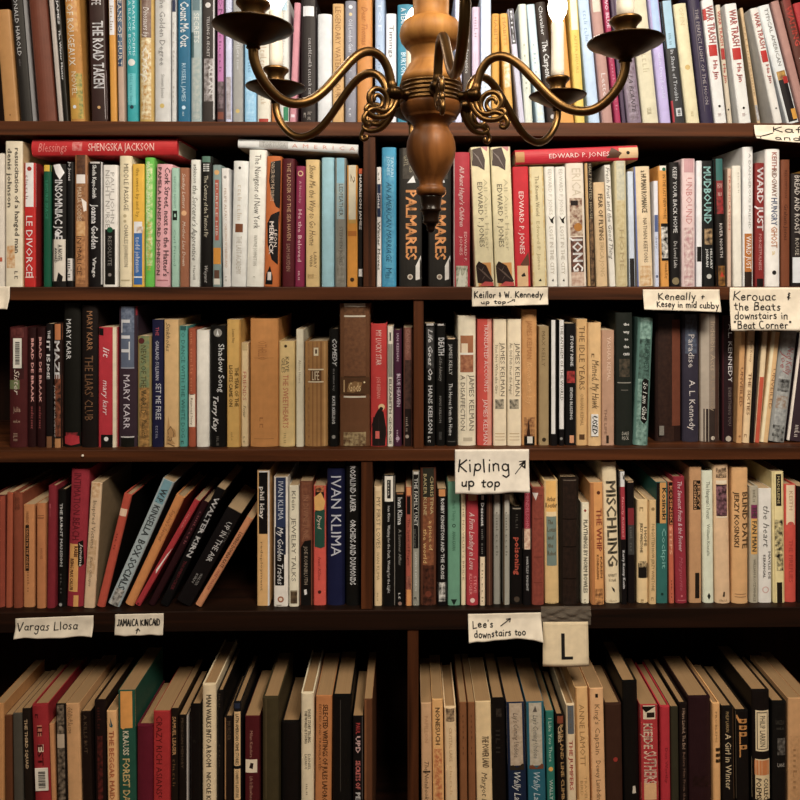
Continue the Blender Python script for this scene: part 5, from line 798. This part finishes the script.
b(5, 532, 602, 345, -4, '14110f', [('p', [(.4, 560), (.45, 520), (.65, 525), (.75, 570), (.6, 590)], 'a8a294'), ('n', 510, 590, '14110f', '6a6458', .3, .85)], [('LASZLO', 425, 445, '4a4438', .5, .6, 'h'), ('abcd', 455, 470, '4a4438', .5, .5, 'gh'), ('LANE', 628, 645, '9a9080', .55, .5, 'h')], 'black book', 'white portrait sketch', t='H')
b(5, 604, 668, 325, -4, 'ba8c54', [('n', 500, 800, 'ba8c54', 'a87c48')], [('abcd', 560, 760, '8a6434', .5, .3, 'gi')], 'light brown book', 'smudged pale spine')
b(5, 672, 730, 330, 0, '8a5a30', [], [], 'brown book', 'mostly outside the picture')
flush_books()

# ------------------------------------------------------------------ bookcase
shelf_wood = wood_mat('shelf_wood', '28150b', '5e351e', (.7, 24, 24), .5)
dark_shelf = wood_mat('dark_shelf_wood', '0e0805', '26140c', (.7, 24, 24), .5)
upright_wood = wood_mat('upright_wood', '28150c', '5c341e', (24, 24, .7), .5)
back_wood = wood_mat('back_wood', '180c08', '2a150d', (24, 24, .7), .7)
XL, XR = at(-95, 400).x, at(985, 400).x
case = thing('bookcase', 'dark red-brown wooden bookcase filling the wall, packed with books', 'bookcase', ((XL + XR) / 2, .21, 0))
def part(name, mb):
    o = mb.build(name); o.parent = case; o.matrix_parent_inverse = Matrix.Translation(-Vector(case.location)); return o
PXM = at(400, 400).z - at(400, 401).z
thick = {1: 14, 2: 13, 3: 12, 4: 20, 5: 20}
tops = dict(BASEZ)
def shelf(name, z, t, m=None):
    mb = MB(); mb.box((XL, -.004, z - t), (XR, .205, z), m or shelf_wood, .0012); part(name, mb)
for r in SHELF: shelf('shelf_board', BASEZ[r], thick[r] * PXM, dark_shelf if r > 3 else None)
ztop = BASEZ[1] + 165 * PXM
shelf('shelf_board', ztop, 15 * PXM); shelf('shelf_board', ztop + .30, 15 * PXM); shelf('plinth_board', .12, .024)
def upright(px, r, w):
    z1 = BASEZ[r - 1] - thick[r - 1] * PXM if r > 1 else ztop - 15 * PXM
    x = at(px, 400).x; mb = MB(); mb.box((x - w / 2, -.001, BASEZ[r]), (x + w / 2, .205, z1), upright_wood, .001); part('divider', mb)
upright(369.3, 2, .0195); upright(418.6, 3, .0165); upright(366.8, 4, .0185); upright(413, 5, .018)
mb = MB(); mb.box((XL - .02, -.006, 0), (XL, .215, ztop + .32), upright_wood, .002); part('side_panel', mb)
mb = MB(); mb.box((XR, -.006, 0), (XR + .02, .215, ztop + .32), upright_wood, .002); part('side_panel', mb)
mb = MB(); mb.box((XL, .205, 0), (XR, .213, ztop + .32), back_wood); part('back_panel', mb)

def struct(name, mb):
    o = mb.build(name); o['kind'] = 'structure'; return o
plaster = cover_mat((.42, .34, .25), .9, 'plaster')
boards = wood_mat('floor_wood', '4a2c18', '7a4c2c', (3, 30, 3), .5)
mb = MB(); mb.box((-2.6, .216, -.02), (2.6, .30, 2.75), plaster); struct('wall_back', mb)
mb = MB(); mb.box((-2.6, -3.2, -.06), (2.6, .216, 0), boards); struct('floor', mb)
mb = MB(); mb.box((-2.6, -3.2, 2.75), (2.6, .30, 2.81), plaster); struct('ceiling', mb)

# ------------------------------------------------------------------ chandelier
DC = .72
ctr = at(431, 265, EYE.y + DC)
HX, HY, HZ = ctr.x, ctr.y, EYE.z
brass = metal_mat('aged_brass', '5a4329', .36, '80623c'); dbrass = metal_mat('dark_brass', '2a1e12', .35, '44321c')
ochre = wood_mat('turned_wood', '744a22', 'b88446', (14, 14, 1.6), .5); sleeve_m = cover_mat((.78, .74, .66), .5, 'sleeve_card')
ch = thing('chandelier', 'turned wood and aged brass six-armed chandelier hanging before the shelves', 'chandelier', (HX, HY, HZ))
k = DC / F
P = lambda l: [(hw * k, (265 - y) * k) for hw, y in l]
mb = MB(); mb.lathe(P([(16, -140), (17.5, -60), (18.2, -10), (18, 8), (17.6, 16), (19.2, 17.5), (19, 19), (21, 20), (27, 23), (30.5, 29), (31.6, 36), (30, 42), (26, 47), (22.5, 49), (22, 51), (20.2, 54), (20, 60), (20.3, 64), (22.5, 65.5), (22.8, 67), (26, 72), (29, 77), (31, 85)]), ochre, 56)
mb.build('column', ch)
mb = MB(); mb.lathe(P([(31, 85.00), (31.6, 85.52), (31.6, 86.90), (30.4, 87.42), (30.4, 88.97), (31.2, 89.49), (31.2, 90.87), (30.2, 91.39), (30.2, 93.12), (31.2, 93.64), (31.2, 95.02), (30.2, 95.54), (30.2, 97.44), (31.2, 97.95), (31.2, 99.34), (30.4, 99.85), (30.4, 101.41), (31.6, 101.93), (31.6, 103.48), (30.6, 104.00)]), brass, 56)
mb.build('hub_band', ch)
mb = MB(); mb.lathe(P([(30.6, 104), (31, 106.5), (30, 111), (27, 116), (25.5, 117.4), (25.8, 118.4), (23, 120), (18.5, 124.5), (17.3, 127), (19, 131), (22, 136), (24, 142), (24.8, 149), (24.2, 156), (22, 163), (18.5, 170), (14.5, 176.5), (12.2, 181), (11.8, 184.5), (12, 186.5), (14.6, 188), (14.9, 191), (14.2, 194), (11.5, 196)]), wood_mat('turned_wood_low', '452611', '86552a', (14, 14, 1.6), .45), 56)
mb.build('lower_turning', ch)
mb = MB(); mb.lathe(P([(11.5, 196), (11, 198), (10.2, 203), (9.4, 208), (10.6, 209), (10.6, 211), (9, 212), (7.8, 219), (8.2, 221), (8.2, 223), (6, 224), (4.2, 227), (4.4, 229.5), (2.6, 232), (.4, 233)]), wood_mat('dark_turning', '100a07', '22140c', (9, 9, 2), .3), 40)
mb.build('finial', ch)
mb = MB(); mb.lathe([(.016, .44), (.02, .455), (.012, .47), (.006, .48), (.006, 2.75 - HZ - .03), (.05, 2.75 - HZ - .025), (.055, 2.75 - HZ - .0005)], brass, 24); mb.build('hanging_rod', ch)

def M(r, z):
    q = 1.2121 * r / (1 - .57 * r); r2 = q / (1 + .57 * q)
    return (r2 * DC, z * 1.2121 * (1 - .57 * r2) / (1 - .57 * r) * DC)
MS = lambda pts: [M(a, z) for a, z in pts]
LS = lambda prof: [(a * 1.19 * DC, (z + .0030) * 1.1785 * DC) for a, z in prof]
T = 1.2 * DC
ARM = spline([(.052, .2085), (.0585, .2130), (.0615, .2240), (.0660, .2370), (.0755, .2485), (.0885, .2525), (.1020, .2490), (.1160, .2385), (.1330, .2200), (.1520, .1990), (.1700, .1850), (.1890, .1790), (.2060, .1810), (.2210, .1910), (.2330, .2060), (.2390, .2210), (.2400, .2330)], 6)
SCR1 = spline([(.051, .2120), (.0535, .1980), (.0600, .1840), (.0700, .1740), (.0820, .1710), (.0910, .1735), (.0965, .1795), (.0940, .1860), (.0885, .1850), (.0880, .1805)], 6)
SCR2 = spline([(.058, .2060), (.0600, .1930), (.0660, .1845), (.0745, .1810), (.0830, .1830), (.0900, .1810), (.0960, .1755), (.1000, .1660), (.0970, .1585), (.0915, .1600), (.0925, .1650)], 6)
def spiral(cr, cz, r0, r1, a0, a1, n=40):
    return [(cr + (r0 + (r1 - r0) * i / n) * math.cos(a0 + (a1 - a0) * i / n), cz + (r0 + (r1 - r0) * i / n) * math.sin(a0 + (a1 - a0) * i / n)) for i in range(n + 1)]
SP = spiral(.0810, .1965, .0165, .0035, -2.3, -2.3 - 3.4 * PI)
SP = [(.0700 + .0, .1815)] + SP
bulb_mat, nt, bb = new_mat('bulb_glow'); inp(bb, Base_Color=(1, .9, .75, 1)); bb.inputs['Emission Color'].default_value = (1, .88, .70, 1); bb.inputs['Emission Strength'].default_value = 9
LIFT = [0.0]
def pol(a, r, z): return (r * math.sin(a), -r * math.cos(a), z + LIFT[0] * max(0, r - .05 * DC))
SQ = lambda pts: [(q[0], .1955 + (q[1] - .1955) * .80) for q in pts]
SCR1, SCR2 = SQ(SCR1), SQ(SCR2)
def make_arm(a, lift=0.0):
    Q = lambda pts: [pol(a, *M(p[0], p[1])) for p in pts]
    m = MB(); N0 = 0; m.tube(Q(ARM), [.0062 * T] * 10 + [.0054 * T] * (len(ARM) - 10), brass, 12); arm = m.build('arm', ch)
    m = MB()                                               # boss that joins arm to hub
    o = Vector(pol(a, *M(.036, .2075))); e = Vector(pol(a, *M(.0655, .2075))); n = 10
    m.tube([o + (e - o) * (i / n) for i in range(n + 1)], [T * q for q in (.0075, .0075, .006, .0055, .0065, .0085, .0092, .009, .0092, .008, .004)], dbrass, 14); m.build('boss', arm)
    m = MB(); m.tube(Q(SCR1), [T * .0042 - T * .0016 * i / (len(SCR1) - 1) for i in range(len(SCR1))], brass, 8)
    m.tube(Q(SCR2), [T * .0040 - T * .0016 * i / (len(SCR2) - 1) for i in range(len(SCR2))], brass, 8)
    m.tube(Q(SP), [T * .0036 - T * .0012 * i / (len(SP) - 1) for i in range(len(SP))], brass, 8)
    L2 = spline([(.0560, .1930), (.0590, .1990), (.0650, .1980), (.0660, .1915), (.0620, .1905)], 6); m.tube(Q(L2), .0024 * T, brass, 8)
    m.build('scroll', arm)
    c = pol(a, M(.2400, 0)[0], 0)
    m = MB(); m.lathe(LS([(.0001, .2270), (.005, .2272), (.0075, .2290), (.0068, .2312), (.0082, .2330), (.011, .2345), (.018, .2375), (.027, .2420), (.034, .2465), (.0405, .2490), (.0425, .2512), (.0415, .2524), (.038, .2520), (.032, .2500), (.02, .2480), (.012, .2478), (.0001, .2478)]), dbrass, 44, c); m.build('drip_pan', arm)
    m = MB(); m.lathe(LS([(.012, .2475), (.0135, .2495), (.0150, .2530), (.0125, .2560), (.0118, .2620), (.0122, .2680), (.0150, .2720), (.0178, .2745), (.0180, .2770), (.0165, .2785), (.0100, .2785), (.0098, .2760)]), brass, 36, c); m.build('candle_cup', arm)
    m = MB(); m.lathe(LS([(.0094, .2760), (.0096, .2900), (.0092, .3420), (.0095, .3580), (.0088, .3605), (.0060, .3615)]), sleeve_m, 24, c); m.build('candle_sleeve', arm)
    m = MB(); m.lathe(LS([(.0055, .3610), (.0075, .3650), (.0125, .3740), (.0145, .3840), (.0130, .3950), (.0090, .4060), (.0045, .4150), (.0010, .4200)]), bulb_mat, 24, c); m.build('bulb', arm)
    l = bpy.data.lights.new('candle_light', 'POINT'); l.energy = BULB_W; l.color = (1, .90, .76); l.shadow_soft_size = .016
    lo = bpy.data.objects.new('candle_light', l); C.objects.link(lo); lo.parent = arm; lo.location = (c[0], c[1], c[2] + .438 * 1.1785 * DC)
BULB_W = .40
for i in range(6):
    LIFT[0] = .085 if i == 0 else 0.0            # the arm towards the viewer has been bent up a little
    make_arm(math.radians(5 + 60 * i) + TH)

# ------------------------------------------------------------------ paper notes on the shelf edges
PAPER = cover_mat((.76, .71, .62), .8, 'note_paper'); INKM = cover_mat((.012, .011, .012), .6, 'marker_ink')
def note(label, px0, px1, py0, py1, lines, bend=.004, curl=0.0, skew=0.0, top_l=0.0, top_r=0.0, bot_l=0.0, bot_r=0.0, pen=.0016, arrows=(), tilt=0.0, paper=None, edge_z=None, seed=1):
    """a sheet taped to the front of a board; lines: (text, u0, u1, baseline v, cap v); v runs 0 at the head to 1 at the foot"""
    yf = -.0062; A = at(px0, py0, yf); Bq = at(px1, py1, yf)
    w = Bq.x - A.x; h = A.z - Bq.z; rnd = random.Random(seed); ph = rnd.uniform(0, 6)
    ez = edge_z if edge_z is not None else .4
    def surf(u, v, off=0.0):
        x = (u - .5) * w + skew * w * v
        z = -(v * h) - top_l * h * (1 - u) * (1 - v) - top_r * h * u * (1 - v) + bot_l * h * (1 - u) * v + bot_r * h * u * v
        y = bend * .35 * math.sin(u * 7 + ph) * max(0, v - .15) * 1.2 - bend * max(0, v - ez) ** 1.3 * 1.6 - curl * max(0, abs(u - .5) - .38) * 6 * v
        y -= .0006 * math.sin(u * 19 + v * 7 + ph) * (.3 + v)
        return (x, min(.0012, y) - off, z)
    root_loc = (A.x + w / 2, yf, A.z)
    mb = MB(); n, q = 36, 18; vs = []; fs = []
    for s in (0.0, .0004):
        for j in range(q + 1):
            for i in range(n + 1):
                x, y, z = surf(i / n, j / q); vs.append((x, y + s, z))
    N = (n + 1) * (q + 1); idx = lambda s, i, j: s * N + j * (n + 1) + i
    for j in range(q):
        for i in range(n):
            fs.append((idx(0, i, j), idx(0, i, j+1), idx(0, i+1, j+1), idx(0, i+1, j))); fs.append((idx(1, i, j), idx(1, i+1, j), idx(1, i+1, j+1), idx(1, i, j+1)))
    for i in range(n):
        fs.append((idx(0, i, 0), idx(0, i+1, 0), idx(1, i+1, 0), idx(1, i, 0))); fs.append((idx(0, i+1, q), idx(0, i, q), idx(1, i, q), idx(1, i+1, q)))
    for j in range(q):
        fs.append((idx(0, 0, j+1), idx(0, 0, j), idx(1, 0, j), idx(1, 0, j+1))); fs.append((idx(0, n, j), idx(0, n, j+1), idx(1, n, j+1), idx(1, n, j)))
    mb.add(vs, fs, paper or PAPER, True)
    for t, u0, u1, vb, cap in lines:
        st, gw = pen_strokes(t, seed)
        for line in st:
            arrows = list(arrows) + [([(u0 + (u1 - u0) * x / gw, vb - y * cap - tilt * x / gw) for x, y in line], pen)]
    for pts, wd in arrows:                                # pen strokes in u, v
        for (a, b2) in zip(pts[:-1], pts[1:]):
            du, dv = (b2[0] - a[0]) * w, (b2[1] - a[1]) * h; L = math.hypot(du, dv) or 1; nx, ny = -dv / L * wd / 2 / w, du / L * wd / 2 / h
            rx, ry = wd / 2 / w, wd / 2 / h
            mb.add([surf(b2[0], b2[1], .0007)] + [surf(b2[0] + rx * math.cos(q2 * PI / 4), b2[1] + ry * math.sin(q2 * PI / 4), .0007) for q2 in range(8)], [(0, 1 + q2, 1 + (q2 + 1) % 8) for q2 in range(8)], INKM)
            mb.add([surf(a[0]+nx, a[1]+ny, .0007), surf(a[0]-nx, a[1]-ny, .0007), surf(b2[0]-nx, b2[1]-ny, .0007), surf(b2[0]+nx, b2[1]+ny, .0007)], [(0, 1, 2, 3)], INKM)
    root = thing('shelf_sign', label, 'sign', root_loc, group='handwritten notes on the shelf edges')
    mb.build('paper', root); return root
ar = lambda u0, v0, u1, v1, wd=.0016, hd=.05, hv=.16: [([(u0, v0), (u1, v1)], wd), ([(u1 - hd * 1.2, v1 + hv * .15), (u1, v1), (u1 - hd * .2, v1 + hv)], wd)]
note('torn white note with black marker writing at the far right end of the top board', 754, 840, 125, 147, [('Kafka', .22, .80, .42, .32), ('and Co', .24, .80, .90, .28)], .006, .004, top_l=.0, bot_l=.35, arrows=ar(.22, .5, .06, .8), seed=2)
note('corner of a white note on the second board at the left picture edge', -40, 10, 286.5, 309, [], .006, .006, seed=3)
note('long narrow note on the board below the pair of cream leaf books', 472, 548, 287.5, 306.5, [('Keillor & W. Kennedy', .03, .93, .55, .34), ('up top', .12, .44, .86, .2)], .005, 0, arrows=ar(.46, .84, .56, .66, .0012, .03, .12), bot_r=.1, edge_z=.5, seed=4)
note('creased two-line note hanging above the marbled green book', 643, 719.5, 289.5, 312, [('Keneally +', .2, .8, .48, .34), ('Kesey in mid cubby', .17, .97, .84, .28)], .005, .003, top_l=-.0, bot_l=.12, edge_z=.45, seed=5)
note('large four-line note above the caramel books at the right', 730, 812, 287.5, 330, [('Kerouac  &', .04, .74, .30, .2), ('the Beats', .05, .62, .53, .18), ('downstairs in', .05, .70, .73, .17), ('"Beat Corner"', .03, .74, .95, .17)], .008, .0, skew=-.02, edge_z=.3, seed=6)
note('biggest white note, with large marker writing and an arrow, above the sage green book', 455, 529, 449.5, 492.5, [('Kipling', .04, .74, .50, .30), ('up top', .08, .60, .84, .2)], .007, .002, bot_r=.03, arrows=ar(.81, .58, .95, .27, .0015, .07, .13) + [([(.87, .37), (.945, .28), (.945, .44), (.9, .38), (.93, .33)], .0022)], edge_z=.3, seed=7, pen=.0023, paper=cover_mat((.84, .81, .75), .8, 'white_note_paper'))
note('curled tan note on the fourth board at the left, below the orange books', 15.5, 93.5, 616, 637, [('Vargas Llosa', .03, .80, .62, .4)], .005, .004, top_l=.12, bot_r=.08, seed=8)
note('small white note below the leaning grey and orange books', 115, 163.5, 614.5, 634.5, [('JAMAICA KINCAID', .05, .93, .55, .3)], .003, 0, arrows=[([(.45, .92), (.48, .7)], .0014), ([(.44, .78), (.48, .68), (.52, .8)], .0014)], top_r=-.04, seed=9)
note('curled note with two lines and an arrow, left of the letter L card', 468, 541, 613, 636, [('Lee\'s', .06, .34, .52, .26), ('downstairs too', .08, .78, .86, .24)], .009, .010, top_l=.05, bot_l=-.02, arrows=ar(.44, .5, .58, .22, .0016, .05, .14), edge_z=.2, seed=10)
# the letter card in its clear sleeve
yf = -.0075; A = at(542.5, 606, yf); D2 = at(588.5, 665, yf); w = D2.x - A.x; h = A.z - D2.z
root = thing('letter_sign', 'square cream card with a black L, in a crumpled clear sleeve under the fourth board', 'sign', (A.x + w / 2, yf, A.z))
card = MB(); c0 = (622 - 606) / 59 * h
vs = []; n = 12
for s in (0, .0006):
    for j in range(n + 1):
        for i in range(n + 1):
            u, v = i / n, j / n
            vs.append(((u - .5) * w * (1 - .02 * (1 - v)), -.003 * v - .002 * math.sin(PI * u) * v + s, -c0 - (h - c0) * v))
N = (n + 1) ** 2; fs = []
for j in range(n):
    for i in range(n):
        a = j * (n + 1) + i; fs.append((a, a + n + 1, a + n + 2, a + 1)); fs.append((N + a, N + a + 1, N + a + n + 2, N + a + n + 1))
rim = [i for i in range(n + 1)] + [(j + 1) * (n + 1) - 1 for j in range(1, n + 1)] + [n * (n + 1) + i for i in range(n - 1, -1, -1)] + [j * (n + 1) for j in range(n - 1, 0, -1)]
for a, b2 in zip(rim, rim[1:] + rim[:1]): fs.append((a, b2, N + b2, N + a))
card.add(vs, fs, cover_mat((.80, .69, .50), .7, 'letter_card_stock'), True)
def cs(u, v): return ((u - .5) * w, -.003 * v - .002 * math.sin(PI * u) * v - .0006, -c0 - (h - c0) * v)
for (u0, u1, v0, v1) in ((.40, .475, .25, .83), (.40, .65, .765, .83)):
    card.add([cs(u0, v0), cs(u0, v1), cs(u1, v1), cs(u1, v0)], [(0, 1, 2, 3)], INKM)
card.build('card', root)
film, nt, fb = new_mat('clear_film'); inp(fb, Base_Color=(.75, .66, .55, 1), Roughness=.08, IOR=1.4, Alpha=.14)
sl = MB(); vs = []; n, q = 40, 14; rnd = random.Random(5)
for j in range(q + 1):
    for i in range(n + 1):
        u, v = i / n, j / q; amp = .004 * math.sin(PI * v) * (1.0 if v < 1 else 0)
        y = -.0022 - amp * abs(math.sin(u * 9 + 2.5 * math.sin(v * 5)) * math.cos(v * 7 + u * 6)) - rnd.uniform(0, .0002)
        vs.append(((u - .5) * w * 1.08, y, .0005 - (c0 + .004) * v))
sl.add(vs, [(j*(n+1)+i, (j+1)*(n+1)+i, (j+1)*(n+1)+i+1, j*(n+1)+i+1) for j in range(q) for i in range(n)], film, True)
sl.build('clear_sleeve', root)
# a pin in the third board
p = at(83, 455.5, -.0045); pin = thing('push_pin', 'tiny white push pin in the third board below the dark red books', 'pin', tuple(p))
mb = MB(); mb.lathe([(.0001, 0), (.0014, .0002), (.0022, .001), (.0018, .0022), (.0001, .0026)], sleeve_m, 14); o = mb.build('pin_head', pin); o.rotation_euler = (PI / 2, 0, 0)

# ------------------------------------------------------------------ light
def area(name, loc, aim, size, energy, color):
    l = bpy.data.lights.new(name, 'AREA'); l.shape = 'DISK'; l.size = size; l.energy = energy; l.color = color
    o = bpy.data.objects.new(name, l); C.objects.link(o); o.location = loc
    o.rotation_euler = (Vector(aim) - Vector(loc)).to_track_quat('-Z', 'Y').to_euler(); return o
area('room_fill', (.55, -1.3, 2.66), (.25, 0, 1.1), .6, 52, (1, .86, .68))  # unseen fill light, added to brighten the lower shelves
area('room_fill', (-.7, -1.45, 2.66), (-.1, 0, 1.1), .7, 22, (1, .85, .66))  # second, weaker fill light, also added and unseen
wd = bpy.data.worlds.new('room'); bpy.context.scene.world = wd; wd.use_nodes = True
bg = wd.node_tree.nodes['Background']; bg.inputs[0].default_value = (1, .84, .66, 1); bg.inputs[1].default_value = .05
bpy.data.objects.remove(_fo)
sc = bpy.context.scene
sc.view_settings.view_transform = 'Standard'; sc.view_settings.look = 'None'
sc.view_settings.exposure = 0.0; sc.view_settings.gamma = 1.0; sc.view_settings.use_curve_mapping = False
